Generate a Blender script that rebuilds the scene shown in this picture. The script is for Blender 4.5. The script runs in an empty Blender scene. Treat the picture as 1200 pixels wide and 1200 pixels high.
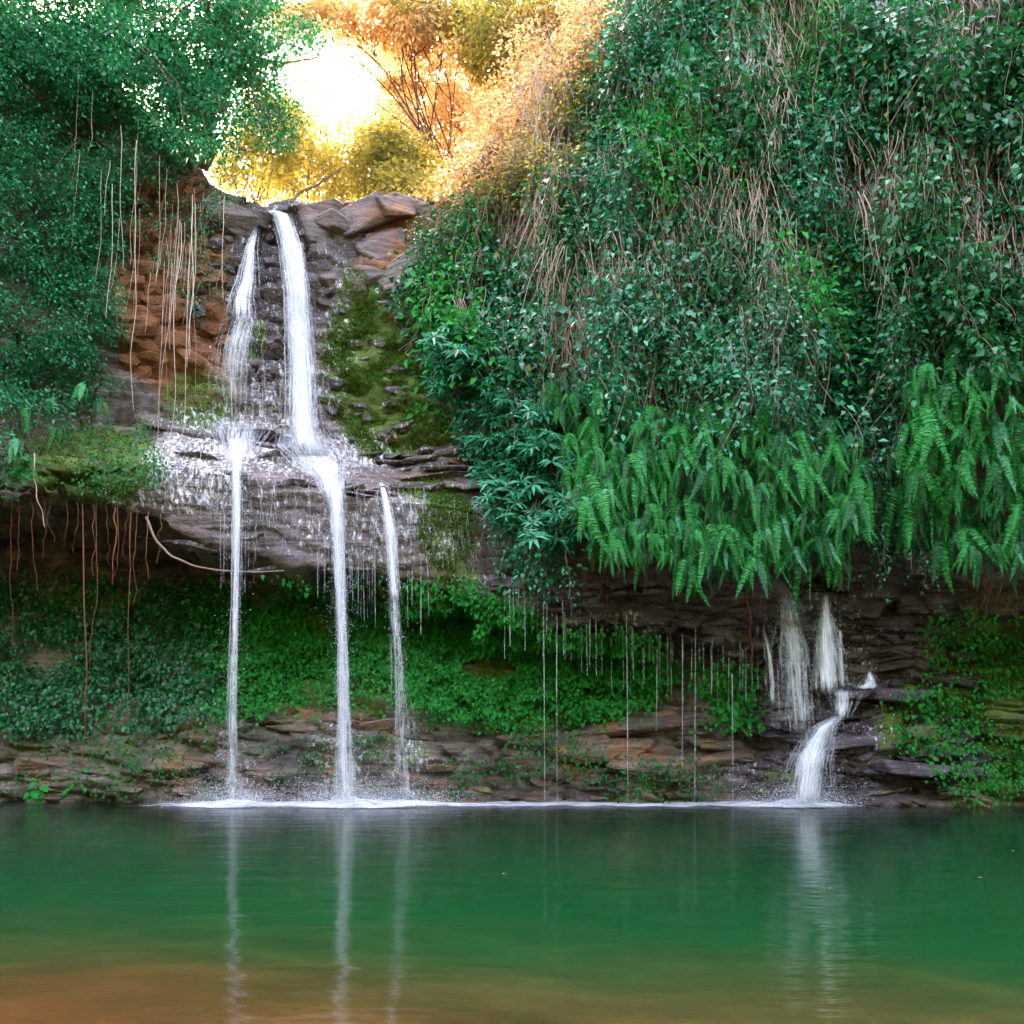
import bpy, bmesh, math, random
import numpy as np
from mathutils import Vector, Matrix

random.seed(7)
rng = np.random.default_rng(11)
SC = bpy.context.scene
COL = SC.collection
R = math.radians

# ------------------------------------------------------------------ camera
F, HZ, HC = 1152.0, 850.0, 1.5           # focal length in px of a 1200 px frame, horizon row, eye height
cam_d = bpy.data.cameras.new('camera')
cam_d.sensor_width = 36.0
cam_d.lens = 36.0 * F / 1200.0
cam_d.shift_y = (HZ - 600.0) / 1200.0
cam_d.clip_start = 0.1
cam_d.clip_end = 1000.0
cam = bpy.data.objects.new('camera', cam_d)
cam.location = (0, 0, HC)
cam.rotation_euler = (R(90), 0, 0)
COL.objects.link(cam)
SC.camera = cam

# ------------------------------------------------------------------ sky and sun
SUN_EL, SUN_AZ = R(34), R(-9)            # low sun behind the cliff, a little left of the view axis
w = bpy.data.worlds.new('World')
SC.world = w
w.use_nodes = True
nt = w.node_tree
for n in list(nt.nodes):
    nt.nodes.remove(n)
sky = nt.nodes.new('ShaderNodeTexSky')
sky.sky_type = 'NISHITA'
sky.sun_disc = False
sky.sun_elevation = SUN_EL
sky.sun_rotation = SUN_AZ
sky.air_density = 1.0
sky.dust_density = 6.0
sky.ozone_density = 0.3
bg = nt.nodes.new('ShaderNodeBackground')
bg.inputs['Strength'].default_value = 0.15
wo = nt.nodes.new('ShaderNodeOutputWorld')
nt.links.new(sky.outputs[0], bg.inputs[0])
nt.links.new(bg.outputs[0], wo.inputs[0])

sd = bpy.data.lights.new('sun', 'SUN')
sd.energy = 2.0
sd.angle = R(0.6)
sd.color = (1.0, 0.80, 0.58)
sun = bpy.data.objects.new('sun', sd)
sdir = Vector((math.sin(SUN_AZ) * math.cos(SUN_EL), math.cos(SUN_AZ) * math.cos(SUN_EL), math.sin(SUN_EL)))
sun.rotation_euler = (-sdir).to_track_quat('-Z', 'Y').to_euler()
COL.objects.link(sun)

SC.view_settings.view_transform = 'Standard'
SC.view_settings.look = 'None'
SC.view_settings.gamma = 1.0
SC.view_settings.use_curve_mapping = False
SC.view_settings.exposure = 4.8
SC.view_settings.use_white_balance = True
SC.view_settings.white_balance_temperature = 7900
SC.view_settings.white_balance_tint = 24
SC.render.engine = 'CYCLES'
cy = SC.cycles
cy.use_denoising = True
cy.max_bounces = 7
cy.diffuse_bounces = 3
cy.glossy_bounces = 3
cy.transmission_bounces = 4
cy.volume_bounces = 1
cy.transparent_max_bounces = 24
cy.caustics_reflective = False
cy.caustics_refractive = False
cy.sample_clamp_indirect = 6.0

# ------------------------------------------------------------------ small helpers
def at(px, py, Y):
    px = np.asarray(px, float); py = np.asarray(py, float); Y = np.asarray(Y, float)
    return np.stack(np.broadcast_arrays((px - 600) / F * Y, Y, HC + (HZ - py) / F * Y), -1)

def proj(P):
    P = np.asarray(P)
    return 600 + P[..., 0] / P[..., 1] * F, HZ - (P[..., 2] - HC) / P[..., 1] * F

_T = np.random.default_rng(3).random(65536)
def _h(ix, iy, iz):
    return _T[(ix * 73856093 ^ iy * 19349663 ^ iz * 83492791) & 65535]
def vnoise(x, y, z):
    x, y, z = np.broadcast_arrays(np.asarray(x, float), np.asarray(y, float), np.asarray(z, float))
    ix, iy, iz = np.floor(x).astype(np.int64), np.floor(y).astype(np.int64), np.floor(z).astype(np.int64)
    fx, fy, fz = x - ix, y - iy, z - iz
    fx, fy, fz = [f * f * f * (f * (f * 6 - 15) + 10) for f in (fx, fy, fz)]
    r = 0
    for a in (0, 1):
        wx = fx if a else 1 - fx
        for b in (0, 1):
            wy = fy if b else 1 - fy
            for c in (0, 1):
                wz = fz if c else 1 - fz
                r = r + wx * wy * wz * _h(ix + a, iy + b, iz + c)
    return r * 2 - 1
def fbm(x, y, z, o=4):
    r, a, t = 0, 1.0, 0
    for i in range(o):
        k = 2.03 ** i
        r = r + a * vnoise(x * k + i * 17.3, y * k - i * 9.1, z * k + i * 5.7)
        t += a; a *= 0.5
    return r / t
def cells(x, y, z):
    """distance to border-ish and a random value of the nearest cell"""
    x, y, z = np.broadcast_arrays(np.asarray(x, float), np.asarray(y, float), np.asarray(z, float))
    ix, iy, iz = np.floor(x).astype(np.int64), np.floor(y).astype(np.int64), np.floor(z).astype(np.int64)
    d1 = np.full(x.shape, 9.0); d2 = d1.copy(); v = np.zeros(x.shape)
    for a in (-1, 0, 1):
        for b in (-1, 0, 1):
            for c in (-1, 0, 1):
                jx, jy, jz = ix + a, iy + b, iz + c
                dx = jx + _h(jx, jy, jz) - x
                dy = jy + _h(jx + 31, jy, jz) - y
                dz = jz + _h(jx, jy + 57, jz) - z
                d = np.sqrt(dx * dx + dy * dy + dz * dz)
                rv = _h(jx + 5, jy + 11, jz + 3)
                n = d < d1
                d2 = np.where(n, d1, np.minimum(d2, d))
                v = np.where(n, rv, v)
                d1 = np.where(n, d, d1)
    return d2 - d1, v
def unit(v):
    return v / np.maximum(np.linalg.norm(v, axis=-1, keepdims=True), 1e-9)

def mesh_np(name, V, Fc, mat=None, smooth=False):
    V = np.ascontiguousarray(V, np.float32).reshape(-1, 3)
    Fc = np.ascontiguousarray(Fc, np.int32)
    k = Fc.shape[1]
    me = bpy.data.meshes.new(name)
    me.vertices.add(len(V)); me.vertices.foreach_set('co', V.ravel())
    me.loops.add(Fc.size); me.loops.foreach_set('vertex_index', Fc.ravel())
    me.polygons.add(len(Fc)); me.polygons.foreach_set('loop_start', np.arange(0, Fc.size, k, dtype=np.int32))
    if smooth:
        me.polygons.foreach_set('use_smooth', np.ones(len(Fc), bool))
    me.update(calc_edges=True); me.validate()
    if mat:
        me.materials.append(mat)
    return me
def join_np(parts):
    V, Fc, o = [], [], 0
    for v, f in parts:
        v = np.asarray(v).reshape(-1, 3)
        V.append(v); Fc.append(np.asarray(f) + o); o += len(v)
    return np.concatenate(V), np.concatenate(Fc)
def obj(name, me, parent=None, loc=None):
    o = bpy.data.objects.new(name, me); COL.objects.link(o)
    if loc is not None:
        o.location = [float(c) for c in loc]
    if parent:
        o.parent = parent
    return o
def tag(o, label, cat, group=None):
    o['label'] = label; o['category'] = cat
    if group:
        o['group'] = group
    return o
def thing(name, label, cat, loc=(0, 0, 0), group=None):
    return tag(obj(name, None, None, loc), label, cat, group)
def kind(o, k):
    o['kind'] = k
    return o

# leaf templates: x across, y along, z normal; two quads each
LEAF = (np.array([(0, 0, 0), (-.5, .45, .10), (0, .5, -.02), (.5, .45, .10), (0, 1, -.12)]), np.array([(0, 2, 4, 1), (0, 3, 4, 2)]))
HEART = (np.array([(0, 0, 0), (-.5, .18, .08), (-.40, .6, .06), (0, .5, -.02), (.5, .18, .08), (.40, .6, .06), (0, 1, -.18)]),
         np.array([(0, 3, 2, 1), (3, 6, 2, 2), (0, 4, 5, 3), (3, 5, 6, 6)]))
HEART = (HEART[0], np.array([(0, 3, 2), (0, 2, 1), (3, 6, 2), (0, 4, 5), (0, 5, 3), (3, 5, 6)]))
def leaves(P, T, N, L, W, tpl=LEAF):
    """P base points, T tip directions, N face normals, L lengths, W widths -> verts, faces"""
    T = unit(T); S = unit(np.cross(T, N)); N2 = np.cross(S, T)
    tv, tf = tpl
    L = np.broadcast_to(L, (len(P),)); W = np.broadcast_to(W, (len(P),))
    V = (P[:, None, :] + S[:, None, :] * (tv[None, :, 0:1] * W[:, None, None])
         + T[:, None, :] * (tv[None, :, 1:2] * L[:, None, None]) + N2[:, None, :] * (tv[None, :, 2:3] * L[:, None, None]))
    Fc = tf[None] + (np.arange(len(P)) * len(tv))[:, None, None]
    return V.reshape(-1, 3), Fc.reshape(-1, tf.shape[1])
def tubes(P, rad, sides=4, ref=(0.31, 0.9, 0.13)):
    """P (N,T,3) paths, rad (N,T) -> verts, quads"""
    N, Tn = P.shape[:2]
    tg = unit(np.gradient(P, axis=1))
    u = unit(np.cross(tg, np.array(ref))); v = np.cross(tg, u)
    a = np.arange(sides) * 2 * np.pi / sides
    V = P[:, :, None, :] + (u[:, :, None, :] * np.cos(a)[None, None, :, None] + v[:, :, None, :] * np.sin(a)[None, None, :, None]) * rad[:, :, None, None]
    i = np.arange(Tn - 1)[:, None] * sides; j = np.arange(sides)[None, :]; j2 = (j + 1) % sides
    f = np.stack([i + j, i + j2, i + sides + j2, i + sides + j], -1).reshape(-1, 4)
    Fc = f[None] + (np.arange(N) * Tn * sides)[:, None, None]
    return V.reshape(-1, 3), Fc.reshape(-1, 4)
def rnd(n, a=0., b=1.):
    return rng.uniform(a, b, n)
def rdir(n):
    return unit(rng.normal(size=(n, 3)))

# ------------------------------------------------------------------ materials
def newmat(name):
    m = bpy.data.materials.new(name); m.use_nodes = True
    m.node_tree.nodes.clear()
    return m, m.node_tree.nodes, m.node_tree.links
def ramp(N, stops):
    r = N.new('ShaderNodeValToRGB')
    e = r.color_ramp.elements
    e[0].position, e[0].color = stops[0][0], (*stops[0][1], 1)
    e[1].position, e[1].color = stops[-1][0], (*stops[-1][1], 1)
    for p, c in stops[1:-1]:
        q = e.new(p); q.color = (*c, 1)
    return r
def mixc(N, L, fac, a, b, bt='MIX'):
    m = N.new('ShaderNodeMix'); m.data_type = 'RGBA'; m.blend_type = bt
    for s, v in ((m.inputs[0], fac), (m.inputs[6], a), (m.inputs[7], b)):
        if isinstance(v, (int, float)):
            s.default_value = v
        elif isinstance(v, tuple):
            s.default_value = (*v, 1)
        else:
            L.new(v, s)
    return m.outputs[2]
def maths(N, L, op, a, b=None, clamp=False):
    m = N.new('ShaderNodeMath'); m.operation = op; m.use_clamp = clamp
    for s, v in ((m.inputs[0], a), (m.inputs[1], b)):
        if v is None:
            continue
        if isinstance(v, (int, float)):
            s.default_value = v
        else:
            L.new(v, s)
    return m.outputs[0]
def noise(N, L, scale, detail=4, rough=.55, vec=None, stretch=None):
    t = N.new('ShaderNodeTexNoise'); t.inputs['Scale'].default_value = scale
    t.inputs['Detail'].default_value = detail; t.inputs['Roughness'].default_value = rough
    if vec is None:
        vec = N.new('ShaderNodeNewGeometry').outputs['Position']
    if stretch:
        mp = N.new('ShaderNodeMapping'); mp.inputs['Scale'].default_value = stretch
        L.new(vec, mp.inputs['Vector']); vec = mp.outputs[0]
    L.new(vec, t.inputs['Vector'])
    return t.outputs['Fac']

def leaf_mat(name, stops, trans=.3, rough=.36, tcol=None, spec=.5):
    m, N, L = newmat(name)
    g = N.new('ShaderNodeNewGeometry')
    rp = ramp(N, stops); L.new(g.outputs['Random Per Island'], rp.inputs[0])
    nz = noise(N, L, .7, 2)
    col = mixc(N, L, maths(N, L, 'MULTIPLY', nz, .35), rp.outputs[0], stops[0][1])
    p = N.new('ShaderNodeBsdfPrincipled'); L.new(col, p.inputs['Base Color'])
    p.inputs['Roughness'].default_value = rough
    p.inputs['Specular IOR Level'].default_value = spec
    t = N.new('ShaderNodeBsdfTranslucent')
    if tcol:
        L.new(mixc(N, L, .75, col, tcol), t.inputs[0])
    else:
        L.new(mixc(N, L, .5, col, (.006, .32, .06)), t.inputs[0])
    mx = N.new('ShaderNodeMixShader'); mx.inputs[0].default_value = trans
    L.new(p.outputs[0], mx.inputs[1]); L.new(t.outputs[0], mx.inputs[2])
    o = N.new('ShaderNodeOutputMaterial'); L.new(mx.outputs[0], o.inputs[0])
    return m
M = {}
M['ivy'] = leaf_mat('ivy_leaf', [(0, (.002, .05, .022)), (.5, (.004, .16, .062)), (.95, (.018, .30, .14)), (1, (.32, .22, .03))], .20, .20, spec=.46)
M['ivy_dark'] = leaf_mat('dark_ivy_leaf', [(0, (.002, .045, .012)), (.6, (.003, .14, .038)), (1, (.010, .24, .075))], .20, .25, spec=.30)
M['left'] = leaf_mat('fine_leaf', [(0, (.002, .06, .022)), (.5, (.003, .20, .075)), (1, (.014, .37, .16))], .25, .28, spec=.2)
M['fern'] = leaf_mat('fern_frond', [(0, (.002, .12, .020)), (.6, (.002, .28, .048)), (.97, (.006, .40, .09)), (1, (.14, .16, .02))], .30, .26, spec=.14)
M['shrub'] = leaf_mat('shrub_leaf', [(0, (.002, .09, .038)), (.6, (.003, .21, .095)), (1, (.014, .33, .17))], .20, .25, spec=.3)
M['cover'] = leaf_mat('cover_leaf', [(0, (.002, .06, .010)), (.6, (.003, .15, .026)), (1, (.010, .23, .05))], .28, .46, spec=.15)
M['herb'] = leaf_mat('herb_leaf', [(0, (.002, .14, .020)), (1, (.004, .30, .046))], .30, .42, spec=.06)
M['moss'] = leaf_mat('moss_tuft', [(0, (.035, .07, .006)), (.5, (.075, .135, .010)), (.9, (.05, .19, .014)), (1, (.14, .10, .02))], .25, .8, spec=.1)
M['gold'] = leaf_mat('sun_tinted_leaf', [(0, (.06, .075, .014)), (.5, (.16, .11, .025)), (1, (.32, .18, .06))], .62, .5, tcol=(.85, .50, .20))  # yellowish leaf with the warm sun glow put into its colours
M['olive'] = leaf_mat('olive_leaf', [(0, (.03, .07, .014)), (.6, (.06, .11, .02)), (1, (.12, .13, .02))], .5, .45, tcol=(.50, .40, .06))
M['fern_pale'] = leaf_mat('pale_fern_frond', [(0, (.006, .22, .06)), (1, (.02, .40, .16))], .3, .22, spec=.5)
M['fern_dark'] = leaf_mat('dark_fern_frond', [(0, (.002, .07, .018)), (1, (.006, .14, .035))], .25, .35, spec=.2)  # darker frond tone, mixed in at random
M['dead'] = leaf_mat('dead_leaf', [(0, (.10, .04, .012)), (1, (.25, .12, .03))], .25, .7)

def bark(name, a, b, rough=.8):
    m, N, L = newmat(name)
    g = N.new('ShaderNodeNewGeometry')
    nz = noise(N, L, 9, 4, .6, stretch=(1, 1, .25))
    oi = N.new('ShaderNodeObjectInfo')
    f = maths(N, L, 'ADD', maths(N, L, 'MULTIPLY', nz, .45), maths(N, L, 'MULTIPLY', maths(N, L, 'FRACT', maths(N, L, 'ADD', g.outputs['Random Per Island'], oi.outputs['Random'])), .7), True)
    p = N.new('ShaderNodeBsdfPrincipled'); L.new(mixc(N, L, f, a, b), p.inputs['Base Color'])
    p.inputs['Roughness'].default_value = rough
    bp = N.new('ShaderNodeBump'); bp.inputs['Strength'].default_value = .5; bp.inputs['Distance'].default_value = .02
    L.new(nz, bp.inputs['Height']); L.new(bp.outputs[0], p.inputs['Normal'])
    o = N.new('ShaderNodeOutputMaterial'); L.new(p.outputs[0], o.inputs[0])
    return m
M['vine'] = bark('pale_vine', (.24, .15, .10), (.58, .45, .35))
M['tan_stem'] = bark('tan_stem', (.26, .15, .10), (.62, .46, .35))
M['twig'] = bark('dry_twig', (.09, .045, .032), (.32, .21, .16))
M['root'] = bark('red_root', (.07, .022, .010), (.26, .085, .03))
M['bark'] = bark('tree_bark', (.05, .03, .018), (.17, .10, .055))

def rock_mat(name, use_attr=True, preset=None):
    """rock with orange earth, moss, wetness, white flecks (thin water, painted glints) and purple tones, placed by vertex masks (or fixed for loose blocks)"""
    m, N, L = newmat(name)
    def mask(k):
        if use_attr:
            a = N.new('ShaderNodeAttribute'); a.attribute_name = k
            return a.outputs['Fac']
        v = N.new('ShaderNodeValue'); v.outputs[0].default_value = preset.get(k, 0.)
        return v.outputs[0]
    n1 = noise(N, L, 1.3, 6, .62)
    n2 = noise(N, L, 6.5, 5, .65)
    n3 = noise(N, L, 22., 4, .6)
    st = noise(N, L, 2.2, 5, .6, stretch=(.35, .6, 4.5))
    tone = maths(N, L, 'ADD', maths(N, L, 'MULTIPLY', n1, .55), maths(N, L, 'MULTIPLY', st, .55))
    rp = ramp(N, [(.36, (.020, .015, .013)), (.55, (.11, .078, .062)), (.72, (.30, .225, .19))]); L.new(tone, rp.inputs[0])
    ro = ramp(N, [(.3, (.045, .016, .007)), (.55, (.20, .066, .018)), (.8, (.34, .15, .06))]); L.new(tone, ro.inputs[0])
    rq = ramp(N, [(.34, (.012, .008, .011)), (.55, (.046, .028, .036)), (.75, (.20, .145, .16))]); L.new(tone, rq.inputs[0])
    def soft(k, thr_n, gain=3.):
        d = maths(N, L, 'SUBTRACT', maths(N, L, 'ADD', mask(k), maths(N, L, 'MULTIPLY', maths(N, L, 'SUBTRACT', thr_n, .5), 1.6)), .5)
        return maths(N, L, 'ADD', maths(N, L, 'MULTIPLY', d, gain), .5, True)
    c = mixc(N, L, soft('purple', n1), rp.outputs[0], rq.outputs[0])
    c = mixc(N, L, soft('orange', n1), c, ro.outputs[0])
    rm = ramp(N, [(.3, (.024, .042, .004)), (.5, (.065, .115, .010)), (.7, (.11, .165, .015))]); L.new(n2, rm.inputs[0])
    mo = maths(N, L, 'MULTIPLY', soft('moss', n2, 3.5), 1.0)
    c = mixc(N, L, mo, c, rm.outputs[0])
    wet = mask('wet')
    # small streaky white flecks: thin clinging water and painted glints of wet rock
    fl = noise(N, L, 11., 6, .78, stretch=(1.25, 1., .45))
    fm = maths(N, L, 'MULTIPLY', maths(N, L, 'SUBTRACT', maths(N, L, 'ADD', maths(N, L, 'MULTIPLY', mask('film_glints'), .13), fl), .60), 9., True)
    fm = maths(N, L, 'MULTIPLY', fm, maths(N, L, 'GREATER_THAN', mask('film_glints'), .05))
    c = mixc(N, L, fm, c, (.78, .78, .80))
    p = N.new('ShaderNodeBsdfPrincipled'); L.new(c, p.inputs['Base Color'])
    rg = maths(N, L, 'SUBTRACT', .85, maths(N, L, 'MULTIPLY', wet, .58))
    rg = maths(N, L, 'MAXIMUM', rg, maths(N, L, 'MULTIPLY', mo, .85))
    L.new(rg, p.inputs['Roughness'])
    p.inputs['Specular IOR Level'].default_value = .6
    hb = maths(N, L, 'ADD', maths(N, L, 'MULTIPLY', n2, .6), maths(N, L, 'ADD', maths(N, L, 'MULTIPLY', n3, .3), maths(N, L, 'MULTIPLY', st, .7)))
    bp = N.new('ShaderNodeBump'); bp.inputs['Strength'].default_value = 1.0; bp.inputs['Distance'].default_value = .10
    L.new(hb, bp.inputs['Height']); L.new(bp.outputs[0], p.inputs['Normal'])
    o = N.new('ShaderNodeOutputMaterial'); L.new(p.outputs[0], o.inputs[0])
    return m
M['cliff'] = rock_mat('cliff_rock')
M['rock_orange'] = rock_mat('orange_rock', False, {'orange': .95, 'moss': .12})
M['rock_dark'] = rock_mat('dark_wet_rock', False, {'purple': .55, 'wet': .9, 'film_glints': .22, 'moss': .10})
M['rock_grey'] = rock_mat('grey_rock', False, {'purple': .35, 'orange': .32, 'wet': .35, 'moss': .1})
M['rock_brown'] = rock_mat('brown_rock', False, {'orange': .42, 'purple': .25, 'wet': .7, 'moss': .3, 'film_glints': .0})
M['rock_purple'] = rock_mat('purple_rock', False, {'purple': .9, 'wet': .85, 'moss': .12, 'film_glints': .12})
M['rock_strata'] = rock_mat('layered_rock', False, {'purple': .5, 'wet': 1., 'moss': .25, 'film_glints': .34})

def water_white(name, lo, hi, streak=(26, 26, 1.1), dens=.5):
    """falling water: white where it is broken up, clear between"""
    m, N, L = newmat(name)
    g = N.new('ShaderNodeNewGeometry')
    nz = noise(N, L, 1.0, 5, .6, stretch=streak)
    a = maths(N, L, 'MULTIPLY', maths(N, L, 'SUBTRACT', nz, 1 - dens - .18), 3.2, True)
    ri = maths(N, L, 'ADD', maths(N, L, 'MULTIPLY', g.outputs['Random Per Island'], hi - lo), lo)
    a = maths(N, L, 'MULTIPLY', a, ri, True)
    p = N.new('ShaderNodeBsdfPrincipled'); p.inputs['Base Color'].default_value = (.90, .91, .94, 1)
    p.inputs['Roughness'].default_value = .35
    tl = N.new('ShaderNodeBsdfTranslucent'); tl.inputs[0].default_value = (.9, .91, .94, 1)
    ms = N.new('ShaderNodeMixShader'); ms.inputs[0].default_value = .3
    L.new(p.outputs[0], ms.inputs[1]); L.new(tl.outputs[0], ms.inputs[2])
    tr = N.new('ShaderNodeBsdfTransparent')
    mx = N.new('ShaderNodeMixShader'); L.new(a, mx.inputs[0])
    L.new(tr.outputs[0], mx.inputs[1]); L.new(ms.outputs[0], mx.inputs[2])
    o = N.new('ShaderNodeOutputMaterial'); L.new(mx.outputs[0], o.inputs[0])
    return m
def sheet_mat():
    m, N, L = newmat('sheet_of_falling_water')
    fl = N.new('ShaderNodeAttribute'); fl.attribute_name = 'flow'; op = N.new('ShaderNodeAttribute'); op.attribute_name = 'opacity'
    n1 = noise(N, L, 1., 4, .6, fl.outputs['Vector'], (44, .8, 1)); n2 = noise(N, L, 1., 3, .6, fl.outputs['Vector'], (9, 2.2, 1))
    nz = maths(N, L, 'ADD', maths(N, L, 'MULTIPLY', n1, .6), maths(N, L, 'MULTIPLY', n2, .4))
    a = maths(N, L, 'ADD', maths(N, L, 'MULTIPLY', maths(N, L, 'SUBTRACT', nz, .5), 3.6), maths(N, L, 'SUBTRACT', maths(N, L, 'MULTIPLY', op.outputs['Fac'], 1.0), .22), True)
    a = maths(N, L, 'MULTIPLY', a, maths(N, L, 'MULTIPLY', op.outputs['Fac'], 3., True), True)
    p = N.new('ShaderNodeBsdfDiffuse'); p.inputs[0].default_value = (.92, .93, .95, 1)
    tl = N.new('ShaderNodeBsdfTranslucent'); tl.inputs[0].default_value = (.92, .93, .95, 1)
    ms = N.new('ShaderNodeMixShader'); ms.inputs[0].default_value = .35
    L.new(p.outputs[0], ms.inputs[1]); L.new(tl.outputs[0], ms.inputs[2])
    tr = N.new('ShaderNodeBsdfTransparent'); mx = N.new('ShaderNodeMixShader'); L.new(a, mx.inputs[0])
    L.new(tr.outputs[0], mx.inputs[1]); L.new(ms.outputs[0], mx.inputs[2])
    o = N.new('ShaderNodeOutputMaterial'); L.new(mx.outputs[0], o.inputs[0])
    return m
M['sheet'] = sheet_mat()
M['fall'] = water_white('falling_water', .35, .95, dens=.62)
M['thin'] = water_white('thin_falling_water', .12, .55, dens=.5)
M['foam'] = water_white('foam', .8, .8, streak=(3.5, 5, 8), dens=.62)
M['drop'] = water_white('spray_drops', .3, .8, streak=(1, 1, 1), dens=1.2)

# ------------------------------------------------------------------ the cliff
Zp = lambda py, Y: HC + (HZ - py) / F * Y
# station: X, then (Y, Z) from under the water to the plateau behind
ST = [
 (-26, [(17.0,-2.2),(17.0,0),(17.0,1.2),(18.5,5.0),(15.5,5.3),(15.4,6.3),(16.5,7.6),(17.5,12),(18.5,17.5),(23,18.5),(60,24)]),
 (-14, [(19.2,-2.2),(19.3,0),(19.4,1.2),(22.8,5.5),(17.2,5.7),(17.0,6.6),(18.6,7.8),(19.4,12),(20.5,17.0),(25,18.0),(60,24)]),
 (-9.5,[(19.6,-2.2),(19.6,0),(19.6,1.1),(23.0,5.6),(17.8,5.75),(17.6,6.5),(19.4,7.7),(20.2,11),(21.0,16.0),(26,17.0),(60,22)]),
 (-7.9,[(19.6,-2.2),(19.5,0),(19.6,1.2),(23.0,5.4),(18.1,5.55),(17.9,6.4),(19.8,7.8),(20.5,10.6),(21.2,14.8),(27,15.5),(60,20)]),
 (-6.6,[(19.5,-2.2),(19.4,0),(19.5,1.5),(22.8,5.15),(18.25,5.3),(18.05,6.3),(20.2,7.9),(20.7,10.4),(21.4,13.4),(28,13.6),(60,18)]),
 (-5.1,[(19.5,-2.2),(19.4,0),(19.5,1.6),(22.2,4.75),(18.3,4.85),(18.1,6.1),(20.4,7.7),(20.7,10.2),(21.5,12.65),(30,12.8),(60,17)]),
 (-3.2,[(19.4,-2.2),(19.3,0),(19.4,1.6),(21.0,4.25),(18.3,4.4),(18.1,5.75),(20.4,7.2),(20.7,10.1),(21.7,13.3),(30,13.5),(60,17)]),
 (-2.2,[(19.4,-2.2),(19.3,0),(19.4,1.55),(20.6,4.15),(18.3,4.2),(18.05,5.65),(20.1,6.9),(20.5,10.1),(21.5,12.8),(29,14),(60,18)]),
 (-0.6,[(19.3,-2.2),(19.2,0),(19.3,1.5),(19.9,3.8),(18.35,3.85),(18.1,5.5),(19.6,6.6),(19.9,9.7),(21.2,13.7),(27,15),(60,19)]),
 (0.8, [(19.3,-2.2),(19.2,0),(19.3,1.6),(19.8,3.4),(18.5,3.55),(17.9,4.6),(18.6,6.8),(19.4,10.2),(21.0,15.1),(26,16.4),(60,20)]),
 (2.8, [(19.2,-2.2),(19.1,0),(19.2,1.7),(19.6,3.2),(18.5,3.35),(17.7,4.4),(18.2,7.0),(19.2,11.1),(20.8,17.5),(26,18.6),(60,22)]),
 (4.7, [(19.1,-2.2),(19.0,0),(19.2,1.7),(19.5,3.1),(18.7,3.3),(17.7,4.3),(18.0,7.0),(19.0,11.5),(20.6,19.4),(26,20),(60,24)]),
 (5.8, [(18.8,-2.2),(18.8,0),(19.1,1.5),(19.3,2.9),(19.1,3.6),(18.0,4.7),(18.1,7.0),(18.9,11.5),(20.5,19.4),(26,21),(60,25)]),
 (7.0, [(18.6,-2.2),(18.6,0),(18.5,1.6),(19.1,2.5),(19.0,3.4),(17.9,4.4),(17.9,7.0),(18.7,11.5),(20.3,20.2),(26,22),(60,26)]),
 (7.9, [(18.6,-2.2),(18.6,0),(18.7,1.5),(18.9,2.4),(18.6,3.2),(17.5,4.1),(17.6,7.0),(18.5,11.5),(20.1,20.6),(26,22),(60,26)]),
 (9.5, [(18.4,-2.2),(18.4,0),(18.5,1.4),(18.6,2.5),(18.2,3.3),(17.2,4.0),(17.3,7.0),(18.2,11.5),(19.8,21.0),(26,22),(60,26)]),
 (14,  [(17.4,-2.2),(17.4,0),(17.5,1.4),(17.6,2.6),(17.0,3.3),(16.0,4.0),(16.2,7.0),(17.2,11.5),(19.0,21.5),(26,23),(60,26)]),
 (26,  [(14.5,-2.2),(14.5,0),(14.6,1.4),(14.6,2.6),(14.0,3.3),(13.2,4.0),(13.6,7.0),(14.8,11.5),(17.0,21.0),(25,23),(60,26)]),
]
sub = [8, 30, 52, 26, 28, 34, 46, 54, 16, 8]
xs = np.concatenate([np.linspace(-26, -14.2, 40), np.arange(-14, 14, .065), np.linspace(14.2, 26, 40)])
SX = np.array([s[0] for s in ST], float)
KP = np.array([s[1] for s in ST], float)                        # stations, keys, (Y,Z)
cols = np.stack([np.stack([np.interp(xs, SX, KP[:, k, c]) for c in (0, 1)], -1) for k in range(KP.shape[1])], 1)   # X, keys, 2
g = np.exp(-np.linspace(-2, 2, 9) ** 2); g /= g.sum()
for k in range(cols.shape[1]):
    for c in (0, 1):
        pad = np.pad(cols[:, k, c], 4, mode='edge'); cols[:, k, c] = np.convolve(pad, g, 'valid')
rows = []
for k, n in enumerate(sub):
    t = np.linspace(0, 1, n, endpoint=False)[None, :, None]
    rows.append(cols[:, k:k+1, :] * (1 - t) + cols[:, k+1:k+2, :] * t)
rows.append(cols[:, -1:, :])
YZ = np.concatenate(rows, 1)                                    # X, V, 2
XX = np.broadcast_to(xs[:, None], YZ.shape[:2])
G = np.stack([XX, YZ[..., 0], YZ[..., 1]], -1)
def gnormal(G):
    du = np.gradient(G, axis=0); dv = np.gradient(G, axis=1)
    return unit(np.cross(du, dv))
NR = gnormal(G)
NR = np.where((NR[..., 1:2] > 0.3), -NR, NR)
if np.mean(NR[..., 1]) > 0:
    NR = -NR
x, y, z = G[..., 0], G[..., 1], G[..., 2]
tilt = np.where(x < 0.5, .17 * x, .06 * x)
lay = (z + tilt) * 2.9 + .8 * fbm(x * .45, y * .45, z * .5, 3)
li = np.floor(lay); lf = lay - li
lr = _h(li.astype(np.int64), np.floor(x * .55 + 3.1 * _h(li.astype(np.int64), li.astype(np.int64)*0, li.astype(np.int64)*0+2)).astype(np.int64), np.zeros_like(li, dtype=np.int64))
strata = (lr - .5) * .34 - .10 * np.exp(-((lf - .02) / .10) ** 2) - .10 * np.exp(-((lf - 1) / .10) ** 2)
e1, c1 = cells(x * 1.05, y * 1.05, (z + tilt) * 1.7)
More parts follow.
